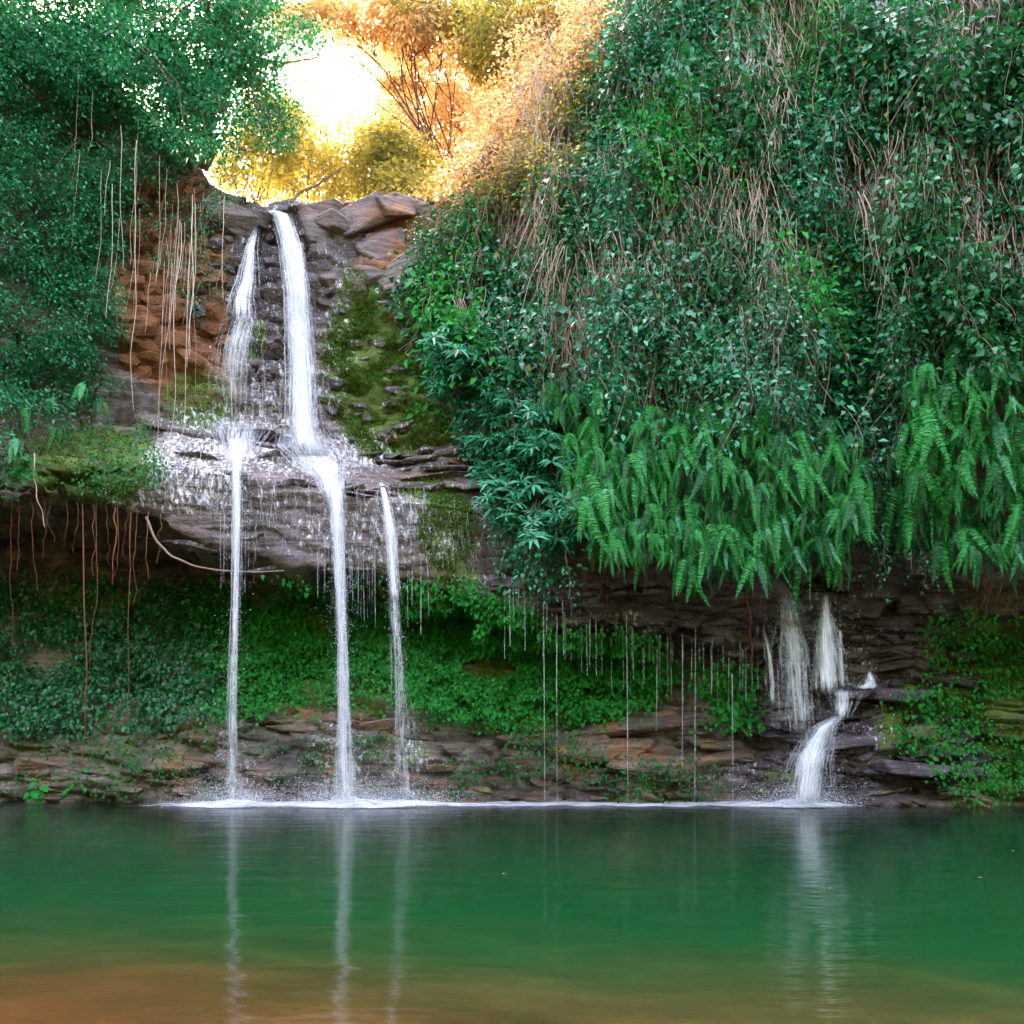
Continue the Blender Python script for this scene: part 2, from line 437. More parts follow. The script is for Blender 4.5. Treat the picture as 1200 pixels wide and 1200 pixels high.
e2, c2 = cells(x * 2.6 + 9, y * 2.6, (z + tilt) * 4.2)
crack = np.exp(-(e1 / .07) ** 2)
blocky = (c1 - .5) * .36 + (c2 - .5) * .16 - .12 * crack
big = fbm(x * .5, y * .5, z * .5, 3) * .45
fine = fbm(x * 3.2, y * 3.2, z * 4.5, 3) * .07
disp = big + strata * .8 + blocky * .8 + fine
vi = np.broadcast_to(np.arange(G.shape[1])[None], x.shape); k4, k5, k6 = sum(sub[:4]), sum(sub[:5]), sum(sub[:6])
slab = np.clip((vi - k4 + 4) / 8, 0, 1) * np.clip((k6 - 2 - vi) / 8, 0, 1) * np.clip((x + 7.6) / .8, 0, 1) * np.clip((.2 - x) / .8, 0, 1)
lay2 = lay * 1.7 + 1.2 * fbm(x * .8 + 4, y, z * .9, 2)
thin = -.06 * np.exp(-((lay2 % 1 - .5) / .14) ** 2) * np.clip(.6 + 1.4 * fbm(x * .7, z * 2., y * 0, 2), 0, 1)
disp = disp * (1 - slab) + slab * (.30 * big + .22 * strata + .10 * blocky + fine * .6 + thin)
disp = disp * np.clip((60 - y) / 35, .15, 1)
G = G + NR * disp[..., None]
NR = gnormal(G)
if np.mean(NR[..., 1]) > 0:
    NR = -NR
nx, nv = G.shape[:2]
idx = np.arange(nx * nv).reshape(nx, nv)
quads = np.stack([idx[:-1, :-1], idx[1:, :-1], idx[1:, 1:], idx[:-1, 1:]], -1).reshape(-1, 4)
PX, PY = proj(G)

def blob(lst):
    """soft union of ellipses given at their place on the wall (as seen from the shore)"""
    r = np.zeros(PX.shape)
    for (cx, cy_, rx, ry, s) in lst:
        d = np.sqrt(((PX - cx) / rx) ** 2 + ((PY - cy_) / ry) ** 2)
        r = np.maximum(r, s * np.clip((1.25 - d) / .5, 0, 1))
    return r
mk = {}
mk['orange'] = blob([(200, 330, 70, 120, 1), (235, 440, 60, 40, .75), (470, 280, 40, 70, .95), (500, 250, 40, 40, .8), (480, 560, 20, 6, .5), (575, 780, 42, 16, .85), (500, 860, 60, 10, .4),
                     (700, 880, 110, 45, .42), (210, 890, 60, 50, .40), (350, 900, 80, 40, .34), (600, 870, 60, 40, .4), (900, 40, 60, 60, .7), (850, 250, 300, 250, .5), (660, 100, 120, 120, .6),
                     (560, 545, 40, 12, .6), (150, 620, 110, 20, .4), (1180, 880, 60, 60, .3)])
mk['moss'] = blob([(450, 430, 75, 100, .85), (470, 500, 70, 45, .8), (420, 350, 30, 50, .5), (110, 545, 90, 50, .72), (300, 400, 14, 30, .7), (525, 620, 40, 60, .66), (500, 575, 40, 16, .5), (540, 680, 25, 20, .7),
                   (100, 790, 260, 130, .45), (420, 760, 260, 90, .7), (640, 820, 120, 60, .55), (470, 880, 40, 30, .5), (1080, 850, 60, 60, .62), (1160, 840, 90, 120, .72),
                   (910, 930, 30, 40, .5), (520, 920, 60, 20, .4), (760, 930, 60, 14, .55), (110, 900, 120, 50, .4), (235, 470, 50, 40, .6), (860, 820, 30, 40, .4)])
mk['wet'] = blob([(350, 560, 240, 100, 1), (330, 390, 100, 140, 1), (980, 800, 150, 170, 1), (740, 730, 220, 60, .9), (350, 900, 200, 50, .5), (800, 900, 140, 60, .5)])
mk['film_glints'] = blob([(230, 550, 70, 50, .9), (330, 580, 90, 55, .3), (430, 620, 90, 50, .6), (340, 455, 60, 40, .65), (390, 400, 26, 110, .5), (300, 380, 55, 130, .35), (520, 640, 50, 25, .7), (280, 500, 90, 30, .75),
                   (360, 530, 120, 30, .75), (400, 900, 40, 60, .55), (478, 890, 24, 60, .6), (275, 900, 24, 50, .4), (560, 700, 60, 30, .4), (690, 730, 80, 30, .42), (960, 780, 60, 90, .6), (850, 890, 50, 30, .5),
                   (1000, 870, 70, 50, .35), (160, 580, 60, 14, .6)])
mk['purple'] = blob([(1000, 760, 140, 130, 1), (980, 890, 130, 70, .75), (760, 720, 240, 60, .8), (600, 690, 60, 40, .6), (360, 600, 200, 70, .4), (420, 270, 50, 40, .5), (310, 350, 70, 130, .6)])
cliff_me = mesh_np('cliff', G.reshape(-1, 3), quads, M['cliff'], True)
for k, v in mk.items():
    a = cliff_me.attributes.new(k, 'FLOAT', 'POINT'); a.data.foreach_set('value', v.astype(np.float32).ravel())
cliff = kind(obj('cliff', cliff_me), 'structure')

# nearest cliff depth per 4 px cell of the view from the shore, used to set plants and stones on the rock
ZS, Z0, ZN = 4.0, -400.0, 500
zb = np.full((ZN, ZN), 1e9); ni = np.zeros((ZN, ZN), np.int64)
ok = (G[..., 1] > 3).ravel()
ii = ((PX.ravel() - Z0) / ZS).astype(int); jj = ((PY.ravel() - Z0) / ZS).astype(int)
ok &= (ii >= 0) & (ii < ZN) & (jj >= 0) & (jj < ZN)
od = np.argsort(-G[..., 1].ravel()); od = od[ok[od]]
zb[jj[od], ii[od]] = G[..., 1].ravel()[od]
for _ in range(6):                                               # close pinholes
    hole = zb > 1e8
    if not hole.any():
        break
    q = np.stack([np.roll(zb, s, a) for a in (0, 1) for s in (1, -1)]); q = np.where(q > 1e8, np.nan, q)
    import warnings; warnings.simplefilter('ignore')
    fill = np.nanmean(q, 0); zb = np.where(hole & ~np.isnan(fill), fill, zb)
zb = np.where(zb > 1e8, 24.0, zb)
zmin = np.min(np.stack([np.roll(np.roll(zb, a, 0), b, 1) for a in (-1, 0, 1) for b in (-1, 0, 1)]), 0)
def depth(px, py):
    i = np.clip(((np.asarray(px) - Z0) / ZS).astype(int), 0, ZN - 1); j = np.clip(((np.asarray(py) - Z0) / ZS).astype(int), 0, ZN - 1)
    return zmin[j, i]
def surf(px, py, off=0.):
    return at(px, py, depth(px, py) - off)

# ------------------------------------------------------------------ ground, pool, bed
def grid_obj(name, xs_, ys_, zf, mat, smooth=True):
    A, B = np.meshgrid(xs_, ys_, indexing='ij')
    V = np.stack([A, B, zf(A, B)], -1)
    n, k = A.shape; ix = np.arange(n * k).reshape(n, k)
    q = np.stack([ix[:-1, :-1], ix[1:, :-1], ix[1:, 1:], ix[:-1, 1:]], -1).reshape(-1, 4)
    return obj(name, mesh_np(name, V.reshape(-1, 3), q, mat, smooth))
m, N, L = newmat('forest_ground')
nz = noise(N, L, .6, 5); rp = ramp(N, [(.3, (.012, .018, .010)), (.6, (.022, .036, .018)), (.8, (.03, .05, .024))]); L.new(nz, rp.inputs[0])
p = N.new('ShaderNodeBsdfPrincipled'); L.new(rp.outputs[0], p.inputs['Base Color']); p.inputs['Roughness'].default_value = .95
o = N.new('ShaderNodeOutputMaterial'); L.new(p.outputs[0], o.inputs[0]); M['ground'] = m
far = np.concatenate([np.linspace(-800, -80, 8), np.linspace(-70, 70, 81), np.linspace(80, 800, 8)])
def gz(X, Y):  # unseen slopes behind and beside the camera, raised to block low sky light
    d = np.maximum(np.maximum(np.abs(X) - 24, 0), np.maximum(-Y - 0.5, Y - 60))
    base = np.where(Y > 21, -3.2, -3.2)
    return base + np.clip(d / 3, 0, 1) * 3.6 + 0.2 * fbm(X * .1, Y * .1, X * 0, 2) + np.clip(d - 5, 0, 34) * 1.05 * np.clip(1 - np.maximum(Y - 20, 0) / 30, 0, 1) + 1.5 * fbm(X * .12, Y * .12, X * 0 + 4, 3) * np.clip((d - 7) / 10, 0, 1)
kind(grid_obj('ground', far, far, gz, M['ground']), 'structure')

m, N, L = newmat('sand_bed')
n1 = noise(N, L, .9, 5); n2 = noise(N, L, 12, 4)
rp = ramp(N, [(.3, (.030, .011, .004)), (.55, (.066, .025, .009)), (.75, (.11, .045, .017))])
L.new(maths(N, L, 'ADD', maths(N, L, 'MULTIPLY', n1, .7), maths(N, L, 'MULTIPLY', n2, .3)), rp.inputs[0])
p = N.new('ShaderNodeBsdfPrincipled'); L.new(rp.outputs[0], p.inputs['Base Color']); p.inputs['Roughness'].default_value = .9; p.inputs['Specular IOR Level'].default_value = 0.
o = N.new('ShaderNodeOutputMaterial'); L.new(p.outputs[0], o.inputs[0]); M['bed'] = m
def bz(X, Y):
    q_ = Y + .34 * X - .9 * fbm(X * .35, Y * .2, X * 0 + 2, 2)
    s = np.where(q_ > 2, -.062 * np.maximum(q_ - 2, 0) ** 1.25, (2 - q_) * .12); s = np.maximum(s, -2.1 + 0 * s)
    return s + .06 * fbm(X * .8, Y * .8, X * 0, 3)
kind(grid_obj('pool_bed', np.linspace(-26, 26, 130), np.linspace(-3, 22, 90), bz, M['bed']), 'structure')

m, N, L = newmat('pool_water')
geo = N.new('ShaderNodeNewGeometry')
w1 = noise(N, L, 1., 3, .5, stretch=(.8, 2.6, 1)); w2 = noise(N, L, 1., 2, .5, stretch=(4., 11., 1))
bp = N.new('ShaderNodeBump'); bp.inputs['Strength'].default_value = .30; bp.inputs['Distance'].default_value = .05
L.new(maths(N, L, 'ADD', w1, maths(N, L, 'MULTIPLY', w2, .28)), bp.inputs['Height'])
gl = N.new('ShaderNodeBsdfGlossy'); gl.inputs['Roughness'].default_value = .075; L.new(bp.outputs[0], gl.inputs['Normal'])
fr = N.new('ShaderNodeFresnel'); fr.inputs['IOR'].default_value = 1.33
tr = N.new('ShaderNodeBsdfTransparent')
mx = N.new('ShaderNodeMixShader'); L.new(maths(N, L, 'MULTIPLY', fr.outputs[0], .88), mx.inputs[0]); L.new(tr.outputs[0], mx.inputs[1]); L.new(gl.outputs[0], mx.inputs[2])
vs = N.new('ShaderNodeVolumeScatter'); vs.inputs['Color'].default_value = (.012, .80, .34, 1); vs.inputs['Density'].default_value = .030
va = N.new('ShaderNodeVolumeAbsorption'); va.inputs['Color'].default_value = (.10, .76, .50, 1); va.inputs['Density'].default_value = .36
pv = N.new('ShaderNodeAddShader'); L.new(vs.outputs[0], pv.inputs[0]); L.new(va.outputs[0], pv.inputs[1])
o = N.new('ShaderNodeOutputMaterial'); L.new(mx.outputs[0], o.inputs['Surface']); L.new(pv.outputs[0], o.inputs['Volume']); M['water'] = m
bm = bmesh.new(); bmesh.ops.create_cube(bm, size=1)
for v in bm.verts:
    v.co = (v.co.x * 50, 9.0 + v.co.y * 23.6, -1.6 + v.co.z * 3.2)
me = bpy.data.meshes.new('pool'); bm.to_mesh(me); bm.free(); me.materials.append(M['water'])
kind(obj('pool', me), 'structure')

# ------------------------------------------------------------------ rock pieces of the cliff
def block_mesh(name, flat, mat, seed, npts=17):
    r = random.Random(seed)
    bm = bmesh.new()
    for _ in range(npts):
        v = Vector((r.uniform(-1, 1), r.uniform(-1, 1), r.uniform(-1, 1)))
        k = max(abs(v.x), abs(v.y), abs(v.z)); v = v / k * r.uniform(.78, 1.0)
        bm.verts.new((v.x * .5, v.y * .42, v.z * .5 * flat))
    res = bmesh.ops.convex_hull(bm, input=bm.verts)
    bmesh.ops.delete(bm, geom=[e for e in res['geom_interior'] if isinstance(e, bmesh.types.BMVert)], context='VERTS')
    bmesh.ops.dissolve_limit(bm, angle_limit=R(14), verts=bm.verts, edges=bm.edges)
    bmesh.ops.bevel(bm, geom=list(bm.edges), offset=.022, segments=1, affect='EDGES')
    bmesh.ops.recalc_face_normals(bm, faces=bm.faces)
    me = bpy.data.meshes.new(name); bm.to_mesh(me); bm.free(); me.materials.append(mat)
    return me
BL = {}
for key, flat in (('rock_orange', .75), ('rock_dark', .6), ('rock_grey', .8), ('rock_brown', .30), ('rock_purple', .30), ('rock_strata', .22)):
    BL[key] = [block_mesh('rock_block', flat, M[key], 40 + i + hash_ * 10) for hash_, i in [(len(key), i) for i in range(6)]]
def rock_field(key, n, box, size, name='rock_block', tiltz=-10, sink=.25, jitter=14, lx=1.):
    x0, x1, y0, y1 = box
    for _ in range(n):
        px, py = random.uniform(x0, x1), random.uniform(y0, y1)
        s = random.uniform(*size) * random.choice((.7, 1, 1, 1.25))
        P = surf(px, py, -s * sink)
        o = obj(name, random.choice(BL[key]), cliff, P)
        o.rotation_euler = (R(random.uniform(-jitter, jitter)), R(tiltz * -1 * .5 + random.uniform(-jitter, jitter) * .5), R(random.uniform(-25, 25)) + random.choice((0, math.pi)))
        o.scale = (s * lx * random.uniform(.8, 1.5), s, s * random.uniform(.8, 1.15))
rock_field('rock_orange', 60, (150, 262, 215, 440), (.35, .75), jitter=35)
rock_field('rock_dark', 55, (228, 335, 240, 450), (.22, .5), jitter=30)
rock_field('rock_dark', 16, (300, 372, 240, 275), (.25, .45), jitter=30)
rock_field('rock_grey', 17, (368, 490, 240, 335), (.4, 1.3), jitter=40, sink=.42)
for px, py, s_, ry in ((432, 244, 1.5, -24), (470, 240, 1.2, -14), (395, 252, .9, 10), (300, 250, .9, 18), (268, 246, 1.1, 25)):
    o = obj('boulder', BL['rock_grey'][int(px) % 6], cliff, surf(px, py + 12, -.15)); o.scale = (s_ * 1.3, s_, s_ * .7); o.rotation_euler = (R(8), R(ry), R(px % 40))
rock_field('rock_dark', 30, (385, 480, 330, 520), (.18, .4), jitter=30, sink=.35)
rock_field('rock_strata', 16, (430, 560, 528, 575), (.5, 1.0), 'rock_slab', jitter=6)
rock_field('rock_strata', 30, (200, 565, 505, 690), (.6, 1.2), 'rock_slab', tiltz=-18, jitter=3, sink=.52, lx=2.2)
rock_field('rock_brown', 62, (60, 880, 832, 930), (.6, 1.3), 'rock_slab', jitter=7, sink=.42, lx=1.5)
rock_field('rock_brown', 14, (640, 870, 850, 905), (1.0, 1.7), 'boulder', jitter=7, sink=.2)
rock_field('rock_purple', 100, (890, 1135, 690, 935), (.4, 1.1), 'rock_slab', tiltz=0, jitter=6, sink=.30)
rock_field('rock_purple', 60, (570, 900, 680, 770), (.4, .9), 'rock_slab', tiltz=-4, jitter=6, sink=.34)
rock_field('rock_brown', 40, (0, 1200, 925, 944), (.25, .6), jitter=20, sink=.2)
for px, py, s, key in ((1000, 812, 1.1, 'rock_purple'), (975, 838, .9, 'rock_purple'), (1040, 815, 1.2, 'rock_purple'), (1080, 858, .4, 'rock_grey'), (995, 870, 1.0, 'rock_purple'), (960, 890, .8, 'rock_purple'), (1060, 900, 1.3, 'rock_purple')):
    o = obj('rock_shelf', random.choice(BL[key]), cliff, surf(px, py, .12)); o.scale = (s * 1.5, s, s * .9); o.rotation_euler = (0, R(random.uniform(-4, 4)), R(random.uniform(-20, 20)))

# add the loose blocks to the depth map
for o_ in [o for o in cliff.children]:
    me_ = o_.data; me_.calc_loop_triangles()
    co = np.empty(len(me_.vertices) * 3, np.float32); me_.vertices.foreach_get('co', co); co = co.reshape(-1, 3)
    tr_i = np.empty(len(me_.loop_triangles) * 3, np.int32); me_.loop_triangles.foreach_get('vertices', tr_i); tr_i = tr_i.reshape(-1, 3)
    mw = np.array(Matrix.LocRotScale(o_.location, o_.rotation_euler, o_.scale)); W = co @ mw[:3, :3].T + mw[:3, 3]
    ba = rng.dirichlet((1, 1, 1), (len(tr_i), 6)); S_ = np.einsum('tsk,tkc->tsc', ba, W[tr_i]).reshape(-1, 3)
    a_, b_ = proj(S_); i_ = ((a_ - Z0) / ZS).astype(int).clip(0, ZN - 1); j_ = ((b_ - Z0) / ZS).astype(int).clip(0, ZN - 1)
    np.minimum.at(zb, (j_, i_), S_[:, 1])
zmin = np.min(np.stack([np.roll(np.roll(zb, a, 0), b, 1) for a in (-1, 0, 1) for b in (-1, 0, 1)]), 0)

# ------------------------------------------------------------------ plant helpers
def inpoly(px, py, poly):
    r = np.zeros(np.shape(px), bool); n = len(poly)
    for i in range(n):
        (xa, ya), (xb, yb) = poly[i], poly[(i + 1) % n]
        c = ((ya > py) != (yb > py)) & (px < (xb - xa) * (py - ya) / (yb - ya + 1e-9) + xa)
        r ^= c
    return r
def sample_poly(poly, n):
    a = np.array(poly, float); lo, hi = a.min(0), a.max(0); out = []
    while sum(map(len, out)) < n:
        q = rng.uniform(lo, hi, (n * 2, 2)); out.append(q[inpoly(q[:, 0], q[:, 1], poly)])
    return np.concatenate(out)[:n]
def spread_poly(poly, n):
    q = sample_poly(poly, n * 14); c = [q[0]]
    d = np.full(len(q), 1e9)
    for _ in range(n - 1):
        d = np.minimum(d, ((q - c[-1]) ** 2).sum(1)); c.append(q[np.argmax(d)])
    return np.array(c)
def nearest(q, c):
    return np.argmin(((q[:, None, :] - c[None]) ** 2).sum(-1), 1)
def hang_paths(q, off, length, steps, wig=.5, drift=.15, fq=.2, follow=.5):
    """stems that start on the rock at q and grow or hang downwards, staying off the wall"""
    n = len(q); P = np.zeros((n, steps, 3)); c = surf(q[:, 0], q[:, 1], off)
    dx = rng.normal(0, drift, n); ds = length / (steps - 1); ph = rnd(n, 0, 50)
    for t in range(steps):
        P[:, t] = c
        px, py = proj(c); tgt = depth(px, py) - off
        c = c.copy()
        c[:, 2] -= ds
        c[:, 0] += ds * (dx + wig * vnoise(ph, t * fq, ph * .3))
        c[:, 1] = np.minimum(c[:, 1] + follow * (tgt - c[:, 1]), c[:, 1] + ds * .25) + ds * .25 * wig * vnoise(ph + 30, t * fq, ph)
    return P
def root_at(P):
    return P.reshape(-1, 3)[np.argmin(P.reshape(-1, 3)[:, 2])] if False else P.reshape(-1, 3).mean(0)

def creepers(poly, n_plants, n_stems, length, off, lsize, lpp, mats, label_fn, name, group, spread=.13, wig=.5, gap=.0, droop=.5, tpl=LEAF, wr=.62, stem_r=.006, stem_mat='twig', cat='creeper', relief=False):
    q = sample_poly(poly, n_stems); cen = spread_poly(poly, n_plants); own = nearest(q, cen)
    steps = 22
    ofs = rnd(n_stems, *off) * (.5 + 1.5 * np.clip(.5 + 1.1 * fbm(q[:, 0] * .014, q[:, 1] * .014, 0 * q[:, 0] + 3.3, 2), 0, 1)) if relief else rnd(n_stems, *off)
    P = hang_paths(q, ofs, rnd(n_stems, *length), steps, wig)
    for k in range(n_plants):
        s = np.where(own == k)[0]
        if len(s) < 2:
            continue
        cpx, cpy = cen[k]
        mat = mats(cpx, cpy)
        Q = P[s]
        org = surf(cpx, cpy, .2)
        lsc = random.choice((.75, .9, 1, 1.1, 1.35))
        adj = {.75: 'fine-leaved ', .9: 'small-leaved ', 1.35: 'large-leaved '}.get(lsc, '') + {'ivy': 'glossy teal ', 'ivy_dark': 'dark green ', 'left': 'soft teal ', 'shrub': 'blue-green ', 'herb': 'bright green ', 'olive': 'olive '}[mat]
        th = thing(name, adj + label_fn(cpx, cpy), cat, org, group)
        rad = np.linspace(1.25, .6, steps)[None] * rnd((len(s), 1), .6, 1.6) * stem_r
        v, f = tubes(Q - org, np.broadcast_to(rad, Q.shape[:2]), 3)
        kind(obj('stem', mesh_np('stem', v, f, M[stem_mat]), th), 'stuff')
        B = np.repeat(Q.reshape(-1, 3), lpp, 0)
        n = len(B)
        dens = 1.25 * fbm(B[:, 0] * .95 + 41, B[:, 1] * .4, B[:, 2] * .7 + 7, 3) + .25 * vnoise(B[:, 0] * 4, B[:, 1], B[:, 2] * 2.5)
        B = B[dens > gap - .35 + rnd(n, -.18, .18)]; n = len(B)
        if n < 5:
            B = Q.reshape(-1, 3); n = len(B)
        side = rng.normal(size=(n, 3)) * np.array([1, .8, .7])
        B = B + side * spread
        out = np.array([0, -1., .0])
        T = side * .7 + np.array([0, -.35, -droop]) + rng.normal(size=(n, 3)) * .35
        Nn = np.array([0, -.55, .75]) + rng.normal(size=(n, 3)) * .45 + side * .2
        Ls = rnd(n, *lsize) * (.75 + .5 * rnd(n)) * lsc
        v, f = leaves(B - org, T, Nn, Ls, Ls * wr * rnd(n, .8, 1.15), tpl)
        kind(obj('foliage', mesh_np('foliage', v, f, M[mat]), th), 'stuff')

# ------------------------------------------------------------------ right wall: creepers
R_IVY = [(505, 250), (555, 205), (612, 145), (670, 90), (715, 10), (745, -120), (1420, -120), (1420, 340), (1120, 340), (1060, 420), (960, 430), (800, 410), (660, 390), (530, 390), (500, 330)]
def r_mat(px, py):
    if px < 690 and py < 190: return 'olive'  # olive leaf colour stands in for warm backlight along the ridge
    if px > 1050 and py < 330: return 'ivy_dark' if (int(px) % 3) else 'ivy'
    return ('ivy', 'ivy', 'ivy_dark', 'left', 'shrub', 'herb')[int(px * 7 + py * 3) % 6]
def r_lab(px, py):
    if px < 690 and py < 210: return 'creeper on the ridge right of the upper fall'
    if px < 690: return 'creeper on the slope between the upper fall and the fern bank'
    if px > 1030 and py < 300: return 'creeper densely covering the top of the tall right wall'
    if py < 220: return 'creeper among pale dry vines high on the cliff wall'
    if py > 380: return 'creeper hanging just above the fern banks'
    return 'creeper with pale stems midway up the tall vine wall'
creepers(R_IVY, 64, 2900, (.7, 2.3), (.10, .95), (.095, .16), 3, r_mat, r_lab, 'creeper', 'creepers covering the tall right cliff wall', gap=.13, spread=.17, relief=True)

# pale dry vines on the right wall
def vine_things(poly, n, length, off, rad, label_fn, name, group, mat='vine', wig=.35, steps=18, cat='vine', drift=.12):
    q = sample_poly(poly, n); P = hang_paths(q, rnd(n, *off), rnd(n, *length), steps, wig, drift, follow=.06)
    for k in range(n):
        org = P[k, 0]
        r = np.linspace(1.15, .55, steps)[None] * random.uniform(*rad)
        v, f = tubes((P[k:k+1] - org), r, 4)
        tag(obj(name, mesh_np(name, v, f, M[mat], True), None, org), label_fn(*q[k]), cat, group)
vine_things([(620, 60), (740, -30), (1200, -30), (1200, 380), (1000, 440), (700, 420), (600, 260)], 150, (.7, 3.0), (.5, 1.25), (.005, .012),
            lambda px, py: 'thin pale dry vine hanging among creepers on the right wall', 'hanging_vine', 'pale vines hanging on the right wall', wig=.4, steps=26, drift=.2)
vine_things([(740, 60), (900, 40), (900, 300), (760, 330)], 60, (.9, 3.0), (.4, 1.1), (.004, .010),
            lambda px, py: 'pinkish dry vine in the dense vine bundle high on the wall', 'hanging_vine', 'bundled dry vines on the right wall', wig=.25)
vine_things([(620, 0), (720, 0), (720, 140), (640, 160)], 45, (.8, 2.6), (.2, .9), (.005, .012),
            lambda px, py: 'sunlit dry vine on the ridge beside the upper fall', 'hanging_vine', 'sunlit vines on the ridge', wig=.25)
# fine tangle of dead stems against the rock
q = sample_poly(R_IVY, 1700); P = hang_paths(q, rnd(1700, .05, .55), rnd(1700, .5, 1.8), 9, 1.5, .55, .45)
v, f = tubes(P, np.full(P.shape[:2], 1.) * rnd((1700, 1), .004, .009), 3)
kind(tag(obj('dry_stem_tangle', mesh_np('dry_stem_tangle', v, f, M['twig'])), 'tangle of thin dead brown stems behind the creepers on the right wall', 'dead stems'), 'stuff')

for poly_, n_, lab_ in (([(600, 60), (720, -40), (930, -40), (930, 330), (760, 420), (640, 400)], 3000, 'curtain of fine tan stems hanging over the creepers beside the ridge'),
                        ([(930, -40), (1230, -40), (1230, 400), (930, 400)], 700, 'loose fine tan stems over the dark creepers high on the right wall')):
    q = sample_poly(poly_, n_); dn_ = fbm(q[:, 0] * .013, q[:, 1] * .006, 0 * q[:, 0] + 8, 2); q = q[dn_ > -.22 + rnd(n_, -.15, .15)]; n_ = len(q)
    P = hang_paths(q, rnd(n_, .35, 1.25), rnd(n_, .4, 2.0), 14, .5, .22, .3, .12)
    v, f = tubes(P, np.linspace(1.2, .6, 14)[None] * rnd((n_, 1), .003, .010), 3)
    kind(tag(obj('dry_stem_curtain', mesh_np('dry_stem_curtain', v, f, M['tan_stem'])), lab_, 'dry stems'), 'stuff')

# ------------------------------------------------------------------ clump shrubs (left bank, ridge plants)
def clump_shrub(name, label, cat, group, centres, root, per, rx, lsize, mat, bark_mat='bark', wr=.5, flat=.6, droop=.25, br=.018):
    """centres (n,3): leaf clumps at the ends of curved branches from root"""
    root = np.array(root, float); th = thing(name, label, cat, root, group)
    n = len(centres); t = np.linspace(0, 1, 9)[None, :, None]
    mid = (centres + root) / 2 + np.array([0, -.1, .25]) + rng.normal(0, .15, (n, 3))
    C = (1 - t) ** 2 * root + 2 * t * (1 - t) * mid[:, None] + t ** 2 * centres[:, None]
    rad = np.linspace(1, .3, 9)[None] * rnd((n, 1), .7, 1.5) * br
    v, f = tubes(C - root, rad, 4); obj('branch', mesh_np('branch', v, f, M[bark_mat], True), th)
    k = n * per
    cc = np.repeat(centres, per, 0); sz = np.repeat(rnd(n, .65, 1.35), per)[:, None]
    d = rdir(k) * (rnd((k, 1)) ** .45) * np.array([1, 1, flat]) * rx * sz
    P = cc + d
    # leaves gather on twigs: pull each towards one of a few sprays
    out = unit(d)
    T = out * .9 + np.array([0, -.15, -droop]) + rng.normal(size=(k, 3)) * .45
    Nn = np.array([0, -.35, .9]) + rng.normal(size=(k, 3)) * .4
    Ls = rnd(k, *lsize)
    v, f = leaves(P - root, T, Nn, Ls, Ls * wr * rnd(k, .8, 1.2))
    kind(obj('foliage', mesh_np('foliage', v, f, M[mat]), th), 'stuff')
    return th
L_POLY = [(-160, -120), (310, -120), (300, 60), (258, 140), (228, 185), (160, 215), (135, 290), (130, 400), (130, 450), (70, 500), (0, 545), (-160, 560)]
cen = spread_poly(L_POLY, 26); q = sample_poly(L_POLY, 760); own = nearest(q, cen)
for k in range(26):
    s = q[own == k]
    if len(s) < 4: continue
    hi = cen[k][1] < 230
    bulge = .5 + 1.3 * np.clip((170 - s[:, 0]) / 170, 0, 1)
    C = surf(s[:, 0], s[:, 1], 0); C = at(s[:, 0], s[:, 1], np.minimum(C[:, 1], 21) - bulge * rnd(len(s), .25, 1.1) - .6 * np.maximum(fbm(s[:, 0] * .012, s[:, 1] * .012, 0 * s[:, 0], 2), -.4))
    rt = surf(cen[k][0], cen[k][1] + 25, -.2); rt[1] = min(rt[1], 21.5)
    cx_, cy2 = cen[k]
    lab = ('loose small-leaved shrub on the rim left of the upper fall' if cx_ > 170 else 'small-leaved shrub just below the broad dark tree on the left bank' if cy2 < 90 else
           'feathery teal shrub just over the cave mouth' if cy2 > 400 else 'feathery teal shrub bulging beside the orange rock, left of the falls' if cy2 > 240 else 'small-leaved shrub behind the long pale lianas')
    clump_shrub('shrub', lab, 'shrub', 'shrubs on the left bank', C, rt, 125, .52, (.06, .115), 'left', wr=.5, flat=.38)
L_VINE = [(60, -40), (270, -40), (265, 230), (180, 300), (90, 250)]
vine_things(L_VINE, 40, (.9, 5.6), (.9, 1.8), (.003, .009), lambda px, py: 'long pale liana dangling in front of the left bank', 'hanging_vine', 'lianas on the left bank', wig=.14, steps=30, drift=.03)
vine_things([(150, 230), (250, 230), (240, 330), (160, 330)], 14, (1.0, 3.6), (.3, 1.1), (.004, .010), lambda px, py: 'pale liana hanging over the orange rock left of the falls', 'hanging_vine', 'lianas over the orange rock', wig=.12, steps=30, drift=.04)
creepers([(175, 190), (285, 190), (270, 290), (235, 330), (190, 330)], 4, 26, (.5, 1.2), (.2, .6), (.06, .10), 3, lambda a, b: 'left', lambda a, b: 'creeper trailing over the rim left of the falls', 'creeper', 'creepers left of the falls', gap=-.05)
creepers([(490, 245), (560, 225), (600, 330), (560, 400), (500, 380), (480, 300)], 6, 130, (.6, 1.6), (.15, .6), (.08, .13), 3, lambda a, b: 'ivy_dark', lambda a, b: 'creeper beside the orange rock right of the upper fall', 'creeper', 'creepers right of the upper fall', gap=-.1)

